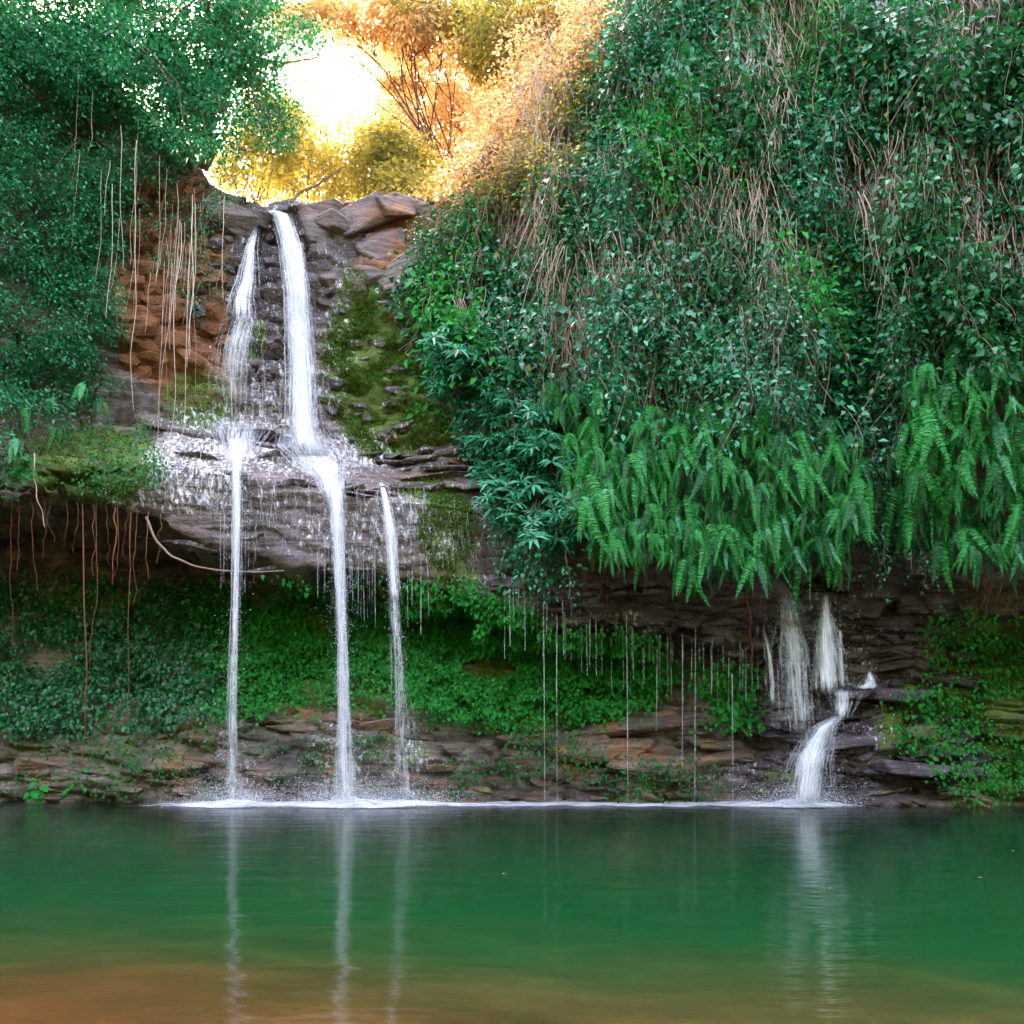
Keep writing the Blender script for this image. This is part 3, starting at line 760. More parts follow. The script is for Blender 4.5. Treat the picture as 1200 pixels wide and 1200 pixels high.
# ------------------------------------------------------------------ central shrub with leaf whorls
def whorl_mesh(seed, n=9):
    r = np.random.default_rng(seed); a = np.arange(n) * 2.399 + r.uniform(0, 6)
    T = np.stack([np.cos(a), np.sin(a), r.uniform(-.35, .35, n)], -1); Nn = np.tile([0, 0, 1.], (n, 1)) + r.normal(0, .2, (n, 3))
    Ls = r.uniform(.18, .30, n)
    v, f = leaves(T * .01, T, Nn, Ls, Ls * .26)
    return mesh_np('leaf_whorl', v, f, M['shrub'])
WH = [whorl_mesh(i) for i in range(5)]
def whorl_shrub(label, blobs, root_px, n):
    rt = surf(*root_px, -.1); th = thing('shrub', label, 'shrub', rt)
    ctr = []
    for (cx, cy_, rx, ry, w_) in blobs:
        m_ = int(n * w_); a = rnd(m_, 0, 6.283); rr = np.sqrt(rnd(m_))
        px, py = cx + rx * rr * np.cos(a), cy_ + ry * rr * np.sin(a)
        b = .45 + 1.25 * np.sqrt(np.clip(1 - rr ** 2, 0, 1))
        ctr.append(at(px, py, np.minimum(depth(px, py), 19.6) - b * rnd(m_, .35, 1.05)))
    ctr = np.concatenate(ctr)
    t = np.linspace(0, 1, 8)[None, :, None]
    mid = (ctr + rt) / 2 + np.array([0, -.2, .2]) + rng.normal(0, .1, (len(ctr), 3))
    C = (1 - t) ** 2 * rt + 2 * t * (1 - t) * mid[:, None] + t ** 2 * ctr[:, None]
    v, f = tubes(C - rt, np.linspace(1, .35, 8)[None] * np.full((len(ctr), 1), .014), 4)
    obj('branch', mesh_np('branch', v, f, M['bark'], True), th)
    for c in ctr:
        o = obj('leaf_whorl', random.choice(WH), th, c - rt)
        o.rotation_euler = (R(random.uniform(10, 60)), R(random.uniform(-25, 25)), R(random.uniform(-40, 40)))
        s = random.uniform(.75, 1.25); o.scale = (s, s, s)
whorl_shrub('teal shrub with narrow whorled leaves leaning over the ledge', [(565, 440, 65, 60, .45), (600, 500, 55, 45, .3), (540, 410, 45, 35, .25)], (600, 470), 250)
whorl_shrub('lower mid-green bushy shrub between the ledge and the fern bank', [(612, 540, 62, 50, .45), (645, 610, 45, 38, .25), (598, 580, 42, 42, .30)], (635, 570), 240)
creepers([(520, 395), (640, 400), (665, 640), (600, 640), (560, 540)], 5, 120, (.4, 1.2), (.2, .9), (.07, .12), 3, lambda a, b: 'shrub', lambda a, b: 'undergrowth filling the gap behind the whorled shrub', 'undergrowth', 'undergrowth behind the ledge shrubs', gap=-.2, cat='undergrowth')

# ------------------------------------------------------------------ ferns
def frond_mesh(seed, length, up, mat='fern'):
    r = np.random.default_rng(seed); n = 34
    s = np.linspace(0, 1, 60); ang = R(up) - (R(up) + R(84)) * np.clip(s / .38, 0, 1) ** .8
    ds = length / 59
    py_ = -np.cumsum(np.cos(ang)) * ds; pz = np.cumsum(np.sin(ang)) * ds
    bend = r.normal(0, .10) * s ** 2 * length
    C = np.stack([bend, py_, pz], -1)
    tg = unit(np.gradient(C, axis=0))
    i = np.linspace(5, 58, n).astype(int)
    w_ = .115 * length ** .5 * np.clip(np.sin(np.pi * np.clip((s[i] - .02) / .98, 0, 1) ** .55), .05, 1) ** .75
    P, T, Nn, Ls, Ws = [], [], [], [], []
    X = np.array([1., 0, 0])
    for sgn in (-1, 1):
        nn = np.cross(tg[i], X); nn = np.where(nn[:, 1:2] > 0, -nn, nn)
        P.append(C[i]); T.append(X * sgn + tg[i] * .28 + r.normal(0, .10, (n, 3)) - nn * .18); Nn.append(nn + r.normal(0, .15, (n, 3)))
        Ls.append(w_ * r.uniform(.88, 1.08, n)); Ws.append(np.full(n, length / n * .78) * r.uniform(.85, 1.1, n))
    PIN = (np.array([(-.35, 0, 0), (.35, 0, 0), (.5, .35, .05), (.30, .75, .02), (0, 1, -.1), (-.30, .75, .02), (-.5, .35, .05)]), np.array([(0, 1, 2, 6), (6, 2, 3, 5), (5, 3, 4, 4)]))
    tv, tf = PIN
    tri = np.array([(0, 1, 2), (0, 2, 6), (6, 2, 3), (6, 3, 5), (5, 3, 4)])
    v, f = leaves(np.concatenate(P), np.concatenate(T), np.concatenate(Nn), np.concatenate(Ls), np.concatenate(Ws), (tv, tri))
    v2, f2 = tubes(C[None, ::4], np.linspace(.008, .003, 15)[None], 3)
    f2t = np.concatenate([f2[:, [0, 1, 2]], f2[:, [0, 2, 3]]])
    V, Fc = join_np([(v, f), (v2, f2t)])
    return mesh_np('frond', V, Fc, M[mat])
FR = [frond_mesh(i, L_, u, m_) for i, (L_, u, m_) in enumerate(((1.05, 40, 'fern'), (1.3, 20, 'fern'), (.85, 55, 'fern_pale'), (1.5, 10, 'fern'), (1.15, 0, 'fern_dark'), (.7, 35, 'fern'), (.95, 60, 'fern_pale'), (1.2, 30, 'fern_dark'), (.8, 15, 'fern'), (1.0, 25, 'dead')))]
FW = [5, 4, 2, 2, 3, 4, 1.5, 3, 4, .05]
def fern(px, py, off, sc, n, label, group):
    c = surf(px, py, off); th = thing('fern', ('large ' if sc > .74 else 'small ' if sc < .52 and not label.startswith('small') else '') + label, 'fern', c, group)
    for i in range(n):
        o = obj('frond', random.choices(FR, FW)[0], th, (random.uniform(-.06, .06), random.uniform(-.05, .05), random.uniform(-.06, .06)))
        o.rotation_euler = (R(random.uniform(-22, 24)), R(random.gauss(0, 14)), R(random.gauss(0, 50)))
        s = sc * random.uniform(.6, 1.25); o.scale = (s, s, s)
FERN_A = [(645, 450), (700, 435), (760, 480), (860, 470), (960, 490), (1005, 520), (1015, 610), (930, 650), (820, 665), (720, 640), (665, 575)]
FERN_B = [(1050, 600), (1065, 450), (1110, 390), (1260, 380), (1330, 420), (1330, 640), (1200, 650), (1110, 640)]
qa = spread_poly(FERN_A, 150)
for px, py in qa:
    lab_ = ('sword fern at the end of the wide fern bank beside the bushy shrub' if px < 705 else 'sword fern at the end of the wide fern bank above the small cascade' if px > 940 else
            'sword fern on the lower fringe of the wide fern bank over the dripping rock' if py > 585 else 'sword fern at the top edge of the wide fern bank under the creepers' if py < 510 else 'bright sword fern in the thick middle of the wide fern bank')
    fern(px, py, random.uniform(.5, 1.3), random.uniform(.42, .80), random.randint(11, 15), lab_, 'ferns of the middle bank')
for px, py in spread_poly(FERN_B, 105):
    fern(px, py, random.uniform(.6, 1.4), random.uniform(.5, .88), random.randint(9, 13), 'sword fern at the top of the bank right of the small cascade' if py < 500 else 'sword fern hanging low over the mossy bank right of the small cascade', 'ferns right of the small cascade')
for px, py in ((60, 470), (95, 455), (70, 500), (30, 480), (120, 470), (15, 520)):
    fern(px, py, random.uniform(.9, 1.4), random.uniform(.45, .6), 7, 'small fern under the shrubs at the mouth of the cave', 'ferns over the cave')
for px, py in ((970, 640), (1000, 590), (985, 660)):
    fern(px, py, .3, .6, 6, 'small fern hanging beside the top of the small cascade', 'ferns above the small cascade')
creepers([(1000, 430), (1070, 430), (1075, 600), (1010, 600)], 3, 60, (.6, 1.6), (.3, .8), (.08, .13), 3, lambda a, b: 'ivy', lambda a, b: 'creeper hanging between the two fern banks', 'creeper', 'creepers between the fern banks', gap=-.1)
# brown roots and dead fronds under the fern banks
vine_things([(660, 640), (880, 650), (900, 690), (700, 690)], 26, (.3, .9), (.1, .5), (.003, .007), lambda a, b: 'thin brown rootlet dangling below the fern bank', 'hanging_root', 'rootlets under the fern bank', 'root', .4, 10, 'root')
vine_things([(1120, 650), (1200, 650), (1200, 680), (1130, 690)], 12, (.3, .7), (.1, .4), (.003, .007), lambda a, b: 'thin brown rootlet under the ferns on the mossy right bank', 'hanging_root', 'rootlets on the right bank', 'root', .5, 10, 'root')

# ------------------------------------------------------------------ leaf cover on the lower wall
def cover(name, label, poly, n, lsize, mat, gap=0., off=(.0, .14), clusters=True, tpl=HEART):
    q = sample_poly(poly, n) + rng.normal(0, 8, (n, 2))
    q = q[((q[:, 0] - 574) / 36) ** 2 + ((q[:, 1] - 781) / 13) ** 2 > 1 + rnd(n, -.4, .4)]; n = len(q)
    dn = fbm(q[:, 0] * .016, q[:, 1] * .03, 0 * q[:, 0] + n * .1, 3)
    q = q[dn > gap + rnd(len(q), -.4, .4)]; n = len(q)
    P = surf(q[:, 0], q[:, 1], rnd(n, *off) + .30 * np.clip(fbm(q[:, 0] * .05, q[:, 1] * .07, 0 * q[:, 0] + 5, 3) + .1, 0, 1)) + rng.normal(0, .02, (n, 3))
    T = np.array([0, -.45, -.85]) + rng.normal(0, .4, (n, 3)); Nn = np.array([0, -.75, .55]) + rng.normal(0, .35, (n, 3))
    Ls = rnd(n, *lsize)
    v, f = leaves(P, T, Nn, Ls, Ls * rnd(n, .6, .85), tpl)
    return kind(tag(obj(name, mesh_np(name, v, f, M[mat])), label, 'ground cover'), 'stuff')
cover('leaf_cover', 'heart-leaved plants coloured darker for cave shade on the wall below the cave on the left', [(-120, 690), (100, 680), (250, 690), (270, 832), (160, 852), (-120, 866)], 13000, (.06, .13), 'ivy_dark', -.2)  # darker leaf material puts the cave shade into the leaf colour
cover('leaf_cover', 'green leafy mat on the wall behind the three lower falls', [(230, 690), (560, 690), (640, 730), (655, 838), (520, 838), (470, 822), (400, 820), (250, 838)], 17000, (.05, .115), 'herb', -.26)
cover('leaf_cover', 'fine bright green mat around the orange patch of bare rock', [(480, 760), (560, 750), (548, 790), (600, 800), (620, 750), (660, 760), (640, 850), (490, 850)], 8000, (.03, .05), 'herb', -.2, (.02, .10))
cover('leaf_cover', 'bushy leaf patch under the dripping rock beside the fern bank', [(600, 730), (780, 755), (790, 795), (740, 832), (670, 845), (640, 780)], 4200, (.07, .12), 'herb', -.1, (.02, .25))
cover('leaf_cover', 'small bright leaf patch beside the curtain of drips', [(795, 780), (880, 780), (885, 850), (840, 850), (800, 830)], 900, (.07, .12), 'herb', -.05, (.02, .25))
cover('leaf_cover', 'leafy cover on the mossy bank right of the small cascade', [(1085, 720), (1330, 690), (1330, 930), (1130, 935), (1050, 880), (1040, 830), (1090, 800)], 6000, (.05, .10), 'herb', .0, (.0, .15))
cover('leaf_cover', 'scattered low plants along the rocky foot of the wall', [(0, 860), (160, 870), (620, 850), (880, 900), (880, 935), (0, 935)], 5200, (.04, .08), 'cover', .16, (.0, .1))
cover('leaf_cover', 'low plants on the mossy lip over the cave mouth', [(0, 500), (180, 490), (190, 560), (120, 585), (0, 580)], 2600, (.04, .08), 'cover', .05, (.0, .12))
# moss tufts where the rock is mossy
wts = np.clip(mk['moss'] - .38, 0, 1) * (fbm(G[..., 0] * 1.6, G[..., 1] * 1.6, G[..., 2] * 1.6, 3) > -.12) * (PY < 945) * (PX > -60) * (PX < 1260) * (NR[..., 1] < .1)
wts = (wts * (((PX > 370) & (PY < 700) & (PX < 600)) * 3. + 1)).ravel(); pick = rng.choice(len(wts), 60000, p=wts / wts.sum())
P = G.reshape(-1, 3)[pick] + rng.normal(0, .03, (60000, 3)); Nn = NR.reshape(-1, 3)[pick]
T = Nn * .8 + rng.normal(0, .5, P.shape) + np.array([0, 0, .1])
Ls = rnd(60000, .03, .065)
v, f = leaves(P, T, np.cross(T, rdir(60000)), Ls, Ls * .6)
kind(tag(obj('moss', mesh_np('moss', v, f, M['moss'])), 'olive-green moss cushions clinging to the wet cliff', 'moss'), 'stuff')
# small broad-leaved plants
def herb(px, py, off, n, ls, mat, label, group=None):
    c = surf(px, py, off); th = thing('broad_leaf_plant', label, 'plant', c, group)
    a = rnd(n, 0, 6.283)
    B = np.stack([np.cos(a) * .22 * rnd(n), -.1 * rnd(n), .24 * rnd(n, -1, 1)], -1)
    sp = np.stack([B * .1, B * .6 + [0, -.02, .05], B], 1)
    v, f = tubes(sp, np.full(sp.shape[:2], .006), 3); obj('stem', mesh_np('stem', v, f, M[mat]), th)
    for i in range(n):
        L_ = random.uniform(*ls)
        v, f = leaves(np.zeros((1, 3)), np.array([[math.cos(a[i]) * .6, -.4, -.5]]) + rng.normal(0, .15, (1, 3)), np.array([[0, -.6, .7]]), L_, L_ * .85, HEART)
        obj('leaf', mesh_np('leaf', v, f, M[mat]), th, B[i])
herb(30, 548, 1.0, 16, (.13, .20), 'cover', 'broad-leaved plant dangling at the cave mouth on the left')
herb(45, 925, .25, 9, (.14, .22), 'herb', 'bright broad-leaved plant at the foot of the wall by the pool')
herb(90, 915, .25, 6, (.10, .14), 'herb', 'small bright plant on the rock beside the long red root')
herb(855, 835, .25, 14, (.12, .18), 'herb', 'bright heart-leaved plant beside the curtain of drips')
herb(1080, 840, .2, 8, (.09, .13), 'herb', 'small bright plant on the mossy shelf right of the cascade')

# ------------------------------------------------------------------ hanging roots under the overhang
def root_line(pts, r, label, group=None, mat='root', name='hanging_root', cat='root'):
    pts = np.array(pts, float); t = np.linspace(0, 1, 24)
    s = np.linspace(0, 1, len(pts))
    C = np.stack([np.interp(t, s, pts[:, k]) for k in range(3)], -1)
    C = at(C[:, 0], C[:, 1], C[:, 2]); C[:, 0] += .03 * vnoise(t * 7, t * 0 + pts[0, 0], t * 0); C[:, 1] += .05 * vnoise(t * 5, t * 0 + pts[0, 0], t * 0 + 9)
    org = C[0].copy()
    v, f = tubes((C - org)[None], (np.linspace(1, .45, 24) * r * (.7 if mat == 'root' else 1.))[None], 5)
    tag(obj(name, mesh_np(name, v, f, M[mat], True), None, org), label, cat, group)
root_line([(97, 590, 18.3), (100, 720, 18.3), (103, 790, 18.35), (97, 860, 18.5), (94, 925, 18.7)], .022, 'long reddish root reaching from the overhang nearly to the pool')
for (pts, r) in (([(113, 590, 18.3), (112, 690, 18.3), (104, 785, 18.38)], .016), ([(152, 600, 18.2), (151, 700, 18.2), (148, 850, 18.4)], .020)):
    root_line(pts, r, 'long thin reddish root hanging from the overhang past the leaf wall', 'long roots under the overhang')
for px, l, r in ((22, 90, .012), (36, 110, .014), (52, 70, .010), (58, 50, .012), (90, 60, .010), (108, 85, .012), (124, 70, .011), (134, 90, .020), (138, 80, .014), (150, 60, .010), (160, 110, .010), (174, 80, .014), (190, 60, .009), (15, 180, .012), (80, 55, .009)):
    y0 = 578 + px * .12
    root_line([(px, y0, 18.2), (px + random.uniform(-4, 4), y0 + l * .5, 18.2), (px + random.uniform(-6, 6), y0 + l, 18.25)], r, 'short reddish root dangling from the cave roof', 'short roots under the cave roof')
root_line([(170, 606, 17.9), (184, 634, 17.85), (200, 652, 17.8), (225, 663, 17.8), (262, 669, 18.0), (300, 671, 18.1), (335, 669, 18.2)], .028, 'thick brown fallen branch slung under the overhang', None, 'twig', 'fallen_branch', 'branch')
root_line([(876, 690, 17.6), (880, 730, 17.7), (879, 790, 18.2)], .035, 'thick brown root hanging between ferns beside the small cascade', None)
root_line([(40, 530, 16.9), (42, 580, 16.9), (53, 618, 16.95)], .012, 'curved pale liana at the cave mouth beside the broad-leaved plant', None, 'vine', 'hanging_vine', 'vine')

# ------------------------------------------------------------------ falling water
def stream(name, label, pts, n, rad, mat='fall', hug=True, group=None, spread_y=.06, frag=(.5, 1.), T_=30, drops=0, cat='waterfall', shells=5, op=1., sheet=False):
    """pts: (px, py, Y, half width px, opacity). Nested wavy shells of falling water plus fine threads; hug keeps them just in front of the rock."""
    pts = np.array([p if len(p) == 5 else (*p, 1.) for p in pts], float)
    d = np.hypot(np.diff(pts[:, 0]), np.diff(pts[:, 1])); cum = np.concatenate([[0], np.cumsum(d) / d.sum()])
    org = at(*pts[0, :3])
    def spine(t, u):
        px = np.interp(t, cum, pts[:, 0]) + u * np.interp(t, cum, pts[:, 3]); py = np.interp(t, cum, pts[:, 1]); Y = np.interp(t, cum, pts[:, 2])
        if hug:
            Y = np.minimum(Y, depth(px, py) - .04)
            for _ in range(3):
                Y[:, 1:-1] = np.minimum(Y[:, 1:-1], (Y[:, :-2] + Y[:, 2:]) / 2 + .02)
        return px, py, Y
    TT, S = 48, 22; parts = []; den = []; flow = []
    th = np.arange(S) * 2 * np.pi / S
    t = np.broadcast_to(np.linspace(0, 1, TT)[None], (S, TT))
    mpp = pts[:, 2].mean() / F; length = d.sum() * mpp
    for k in range(shells):
        sk = .30 + .85 * k / max(shells - 1, 1)
        wob = 1 + .45 * vnoise(np.cos(th)[:, None] * 2.5 + k * 5.1, np.sin(th)[:, None] * 2.5 + pts[0, 0], t * length * .8)
        px, py, Y = spine(t, np.cos(th)[:, None] * sk * wob)
        hw = np.interp(t, cum, pts[:, 3]) * mpp
        P = at(px, py, Y + np.sin(th)[:, None] * sk * np.minimum(hw * .5, .12) * wob)
        e = np.clip(np.minimum(t * length * 8 + .25, (1 - t) * length * 5 + .1), 0, 1)
        den.append((op * (1.0 - .80 * k / max(shells - 1, 1)) * e * np.interp(t, cum, pts[:, 4])).ravel())
        flow.append(np.stack([np.cos(th)[:, None] * hw * sk + 0 * t, t * length, 0 * t + k * 3.3 + pts[0, 0]], -1).reshape(-1, 3))
        ix = np.arange(S * TT).reshape(S, TT)
        f = np.stack([ix[:, :-1], np.roll(ix, -1, 0)[:, :-1], np.roll(ix, -1, 0)[:, 1:], ix[:, 1:]], -1).reshape(-1, 4)
        parts.append((P.reshape(-1, 3) - org, f))
    if sheet:                                                    # a thin sheet sliding over the rock instead of a free column
        parts, den, flow = [], [], []; U = 40; TT = 60
        t = np.broadcast_to(np.linspace(0, 1, TT)[None], (U, TT)); u = np.broadcast_to(np.linspace(-1, 1, U)[:, None], (U, TT))
        for k in range(3):
            px, py, Y = spine(t, u * (1 - .2 * k)); P = at(px, py, Y - .02 - .03 * k)
            fr = np.clip(1.25 * (1 - np.abs(u) ** 1.6) - .25 + .5 * fbm(u * 4 + k, t * 6, u * 0 + pts[0, 0], 2), 0, 1)
            e = np.clip(np.minimum(t * 5, (1 - t) * 6), 0, 1)
            den.append((op * fr * e * np.interp(t, cum, pts[:, 4])).ravel())
            flow.append(np.stack([u * np.interp(t, cum, pts[:, 3]) * mpp, t * length, 0 * t + k * 3.3 + pts[0, 0]], -1).reshape(-1, 3))
            ix = np.arange(U * TT).reshape(U, TT)
            parts.append((P.reshape(-1, 3) - org, np.stack([ix[:-1, :-1], ix[1:, :-1], ix[1:, 1:], ix[:-1, 1:]], -1).reshape(-1, 4)))
    V, Fc = join_np(parts); me = mesh_np(name, V, Fc, M['sheet'], True)
    at_ = me.attributes.new('opacity', 'FLOAT', 'POINT'); at_.data.foreach_set('value', np.concatenate(den).astype(np.float32))
    at_ = me.attributes.new('flow', 'FLOAT_VECTOR', 'POINT'); at_.data.foreach_set('vector', np.concatenate(flow).astype(np.float32).ravel())
    o = tag(obj(name, me, None, org), label, cat, group)
    ln = rnd(n, *frag); t0 = rnd(n) * (1 - ln); t0[: n // 4] = 0
    t = t0[:, None] + ln[:, None] * np.linspace(0, 1, T_)[None]
    u = np.clip(rng.normal(0, .55, n), -1.3, 1.3)[:, None]
    u = u + .10 * vnoise(u * 9 + np.arange(n)[:, None] * 3.7, t * 5, t * 0)
    px, py, Y = spine(t, u)
    P = at(px, py, Y + rng.normal(0, spread_y, (n, 1)))
    s = np.linspace(0, 1, T_)[None]
    r = rnd((n, 1), *rad) * .34 * np.clip(np.minimum(s * 6, (1 - s) * 4), .12, 1) ** .6 * (1 + .35 * vnoise(np.arange(n)[:, None] * 1.7, t * 14, t * 0))
    v, f = tubes(P - org, r, 3)
    kind(obj('thread', mesh_np('thread', v, f, M['thin'], True), o), 'stuff')
    if drops:
        k = rng.integers(0, n, drops); j = rng.integers(3, T_, drops)
        D = P[k, j] + rng.normal(0, 1, (drops, 3)) * np.array([.16, .10, .12]) * rnd((drops, 1), .3, 1.3) - org
        oc = np.array([(0, 0, 1), (1, 0, 0), (0, 1, 0), (-1, 0, 0), (0, -1, 0), (0, 0, -1.6)]); of = np.array([(0, 1, 2), (0, 2, 3), (0, 3, 4), (0, 4, 1), (5, 2, 1), (5, 3, 2), (5, 4, 3), (5, 1, 4)])
        rr = rnd(drops, .003, .008)
        v = D[:, None] + oc[None] * rr[:, None, None]; f = of[None] + (np.arange(drops) * 6)[:, None, None]
        kind(obj('spray', mesh_np('spray', v.reshape(-1, 3), f.reshape(-1, 3), M['drop']), o), 'stuff')
    return o
stream('waterfall', 'main white fall dropping from the cliff lip to the slanting ledge', [(318, 246, 21.6, 6), (330, 252, 21.2, 10), (341, 285, 20.6, 11), (348, 340, 20.3, 12, .95), (353, 430, 20.1, 14, .85), (355, 490, 19.95, 16, .75), (357, 530, 19.8, 22, .3)], 150, (.010, .034), drops=2600, frag=(.45, 1))
stream('waterfall', 'narrow side fall stepping down dark rocks beside the main fall', [(300, 268, 21.0, 3), (294, 290, 20.6, 6, 1), (289, 330, 20.3, 11, .8), (284, 350, 20.2, 14, .7), (284, 380, 20.1, 20, .7)], 60, (.008, .024), 'fall', sheet=True, drops=500)
stream('waterfall', 'broad broken veil below the side fall over rounded dark rock', [(287, 368, 20.1, 8), (285, 376, 19.9, 20, .7), (278, 405, 19.9, 22, .4), (276, 445, 20.0, 26, .3), (280, 480, 20.2, 28, .2)], 90, (.007, .018), 'thin', sheet=True, drops=900, frag=(.25, .8))
stream('waterfall', 'white water sliding across the ledge under the main fall', [(356, 500, 20.2, 26, .25), (362, 522, 19.9, 38, .45), (375, 542, 19.2, 34, .6), (387, 560, 18.6, 18, .8), (393, 592, 18.0, 9, .9)], 150, (.010, .03), 'fall', sheet=True, drops=500, frag=(.4, 1))
stream('waterfall', 'white water sliding across the ledge towards the left free fall', [(284, 488, 20.1, 34, .2), (281, 506, 19.7, 34, .35), (279, 522, 19.2, 24, .55), (278, 536, 18.5, 11, .8), (277, 560, 17.95, 5, 1)], 110, (.008, .022), 'fall', sheet=True, drops=300, frag=(.4, 1))
stream('waterfall', 'left free fall, a thin white thread from ledge to pool', [(277, 542, 17.95, 5), (278, 600, 17.85, 4.5, .9), (276, 700, 17.85, 4, .6), (273, 820, 17.9, 6, .32), (272, 941, 18.0, 11, .32)], 60, (.007, .018), 'fall', False, spread_y=.04, frag=(.18, .75), drops=700)
stream('waterfall', 'middle free fall, the strongest white column from ledge to pool', [(391, 562, 18.0, 10), (395, 600, 17.85, 8, .9), (400, 720, 17.85, 5.5, .75), (403, 830, 17.9, 7, .5), (406, 941, 18.0, 15, .45)], 100, (.009, .024), 'fall', False, spread_y=.05, frag=(.2, .9), drops=1500)
stream('waterfall', 'right free fall that thins to mist before reaching the pool', [(452, 584, 18.0, 4, .5), (456, 610, 17.9, 5, .5), (462, 690, 17.9, 6, .4), (467, 780, 17.95, 8, .2), (474, 938, 18.1, 18, .24)], 46, (.008, .02), 'fall', False, spread_y=.05, frag=(.12, .5), drops=900)
stream('waterfall', 'upper tail of the right free fall, bright and narrow', [(446, 562, 18.6, 3, .4), (451, 580, 18.0, 4, .9), (457, 620, 17.85, 5.5), (463, 705, 17.85, 6, .5)], 26, (.009, .018), 'fall', False, spread_y=.03, frag=(.5, 1.))
stream('waterfall', 'small cascade fanning out over dark rock under the ferns', [(968, 697, 18.0, 3), (967, 720, 17.9, 7, 1.3), (968, 760, 17.9, 15, 1.2), (972, 815, 17.95, 22, 1.0)], 130, (.010, .024), 'fall', sheet=True, drops=700, frag=(.3, .9))
stream('waterfall', 'foot of the small cascade splitting white into the pool', [(985, 838, 18.1, 7), (966, 852, 18.0, 11), (956, 872, 17.9, 17, 1.), (949, 895, 17.8, 20, 1.), (943, 944, 17.85, 28, 1.)], 150, (.009, .026), 'fall', sheet=True, drops=1600, frag=(.35, 1))
stream('waterfall', 'short white chute feeding the foot of the small cascade', [(985, 806, 18.2, 22, .6), (988, 822, 18.1, 14, .6), (986, 842, 18.0, 8, .9)], 40, (.007, .016), 'fall', sheet=True)
stream('waterfall', 'small white wedge of water on the shelf right of the cascade', [(1018, 786, 18.5, 2), (1021, 798, 18.3, 9), (1014, 808, 18.2, 22)], 40, (.008, .018), 'fall', sheet=True, frag=(.3, 1))
stream('waterfall', 'thin veil of threads left of the small cascade', [(920, 695, 17.9, 9, .45), (930, 760, 17.95, 22, .45), (938, 870, 17.95, 26, .28)], 190, (.007, .016), 'thin', sheet=True, frag=(.12, .5), drops=800)
stream('waterfall', 'single narrow thread beside the veil, left of the cascade', [(896, 738, 18.3, 2), (902, 770, 18.2, 3), (907, 830, 18.3, 6, .4)], 30, (.007, .014), 'fall', sheet=True, frag=(.3, .9))
stream('waterfall', 'short bright thread hugging the cascade on its right', [(984, 738, 18.3, 1.5), (986, 790, 18.25, 3), (988, 805, 18.2, 4)], 12, (.006, .012), frag=(.4, 1))
# films creeping down the wet ledge face
q = sample_poly([(190, 500), (270, 500), (420, 555), (560, 580), (560, 660), (420, 640), (300, 610), (190, 570)], 520)
P = hang_paths(q, np.full(520, .025), rnd(520, .12, .6), 12, .35, .08)
v, f = tubes(P, np.full(P.shape[:2], 1.) * rnd((520, 1), .002, .005), 3)
kind(tag(obj('water_film', mesh_np('water_film', v, f, M['thin'])), 'thin white water trickling down the face of the wet ledge', 'water'), 'stuff')
# separate drips falling from the overhangs
def drip(px, y0, y1, Y, r, label, group):
    n = 14; C = at(np.full(n, px) + np.linspace(0, 1, n) * random.uniform(-1, 1.5), np.linspace(y0, y1, n), np.full(n, Y)); org = C[0].copy()
    rr = r * (1 + .4 * rng.normal(size=n)).clip(.4, 1.6) * np.linspace(1, .7, n)
    v, f = tubes((C - org)[None], rr[None], 4)
    tag(obj('water_drip', mesh_np('water_drip', v, f, M['thin'], True), None, org), label, 'drip', group)
for px, a, b in ((637, 690, 938), (652, 720, 940), (735, 770, 938), (800, 740, 900), (815, 735, 940), (858, 790, 938), (770, 760, 860)):
    drip(px, a, b, 18.0, .009, 'long fine water thread falling from the dark overhang to the pool', 'long drips right of the free falls')
for px in np.linspace(588, 905, 56):
    px = px + random.uniform(-4, 4); a = np.interp(px, [588, 700, 800, 905], [690, 735, 760, 750]) + random.uniform(-22, 10)
    drip(px, a, a + random.uniform(25, 85), float(depth(px, a)) - .15, random.uniform(.004, .009), 'short water drip under the dark rock band below the ferns', 'drips below the fern bank')
for px in np.concatenate([np.linspace(258, 300, 12), np.linspace(372, 440, 22), np.linspace(468, 500, 5)]):
    px = px + random.uniform(-2, 2); a = np.interp(px, [250, 400, 500], [625, 655, 680])
    drip(px, a - random.uniform(0, 25), a + random.uniform(20, 75), 17.95, random.uniform(.003, .007), 'fine water drip from the ledge lip beside the free falls', 'drips beside the free falls')
for px in np.linspace(262, 345, 24):
    px = px + random.uniform(-2, 2); drip(px, 455 + random.uniform(-15, 10), 490 + random.uniform(-6, 14), 19.75, random.uniform(.003, .007), 'fine drip from mossy rock onto the ledge under the side fall', 'drips onto the ledge')
# foam along the foot of the wall
A, B = np.meshgrid(np.linspace(-7.4, 7.0, 460), np.linspace(17.6, 19.5, 44), indexing='ij')
feet = [(-5.1, 1.0), (-3.05, 1.3), (-2.0, .9), (5.3, 1.2)]
str_ = .30 * np.clip((A + 7.2) / 1.5, 0, 1) * np.clip((6.6 - A) / .8, 0, 1) + sum(h * np.exp(-((A - c) / .7) ** 2) for c, h in feet)
fr_ = 17.86 - .22 * np.clip(str_ - .3, 0, 1) + .12 * fbm(A * 1.1, A * 0, A * 0, 3)
fz = .010 + .12 * (str_ + .1) * np.exp(-((B - 18.25) / .35) ** 2) * (.55 + .45 * fbm(A * 4, B * 4, A * 0, 3))
opq = np.clip((B - fr_) * 5, 0, 1) * np.clip(.5 + str_, 0, 1.) * np.clip((A + 7.3) / 1.2, 0, 1) * np.clip((6.8 - A) / .8, 0, 1)
V = np.stack([A, B, fz], -1); ix = np.arange(A.size).reshape(A.shape)
qd = np.stack([ix[:-1, :-1], ix[1:, :-1], ix[1:, 1:], ix[:-1, 1:]], -1).reshape(-1, 4)
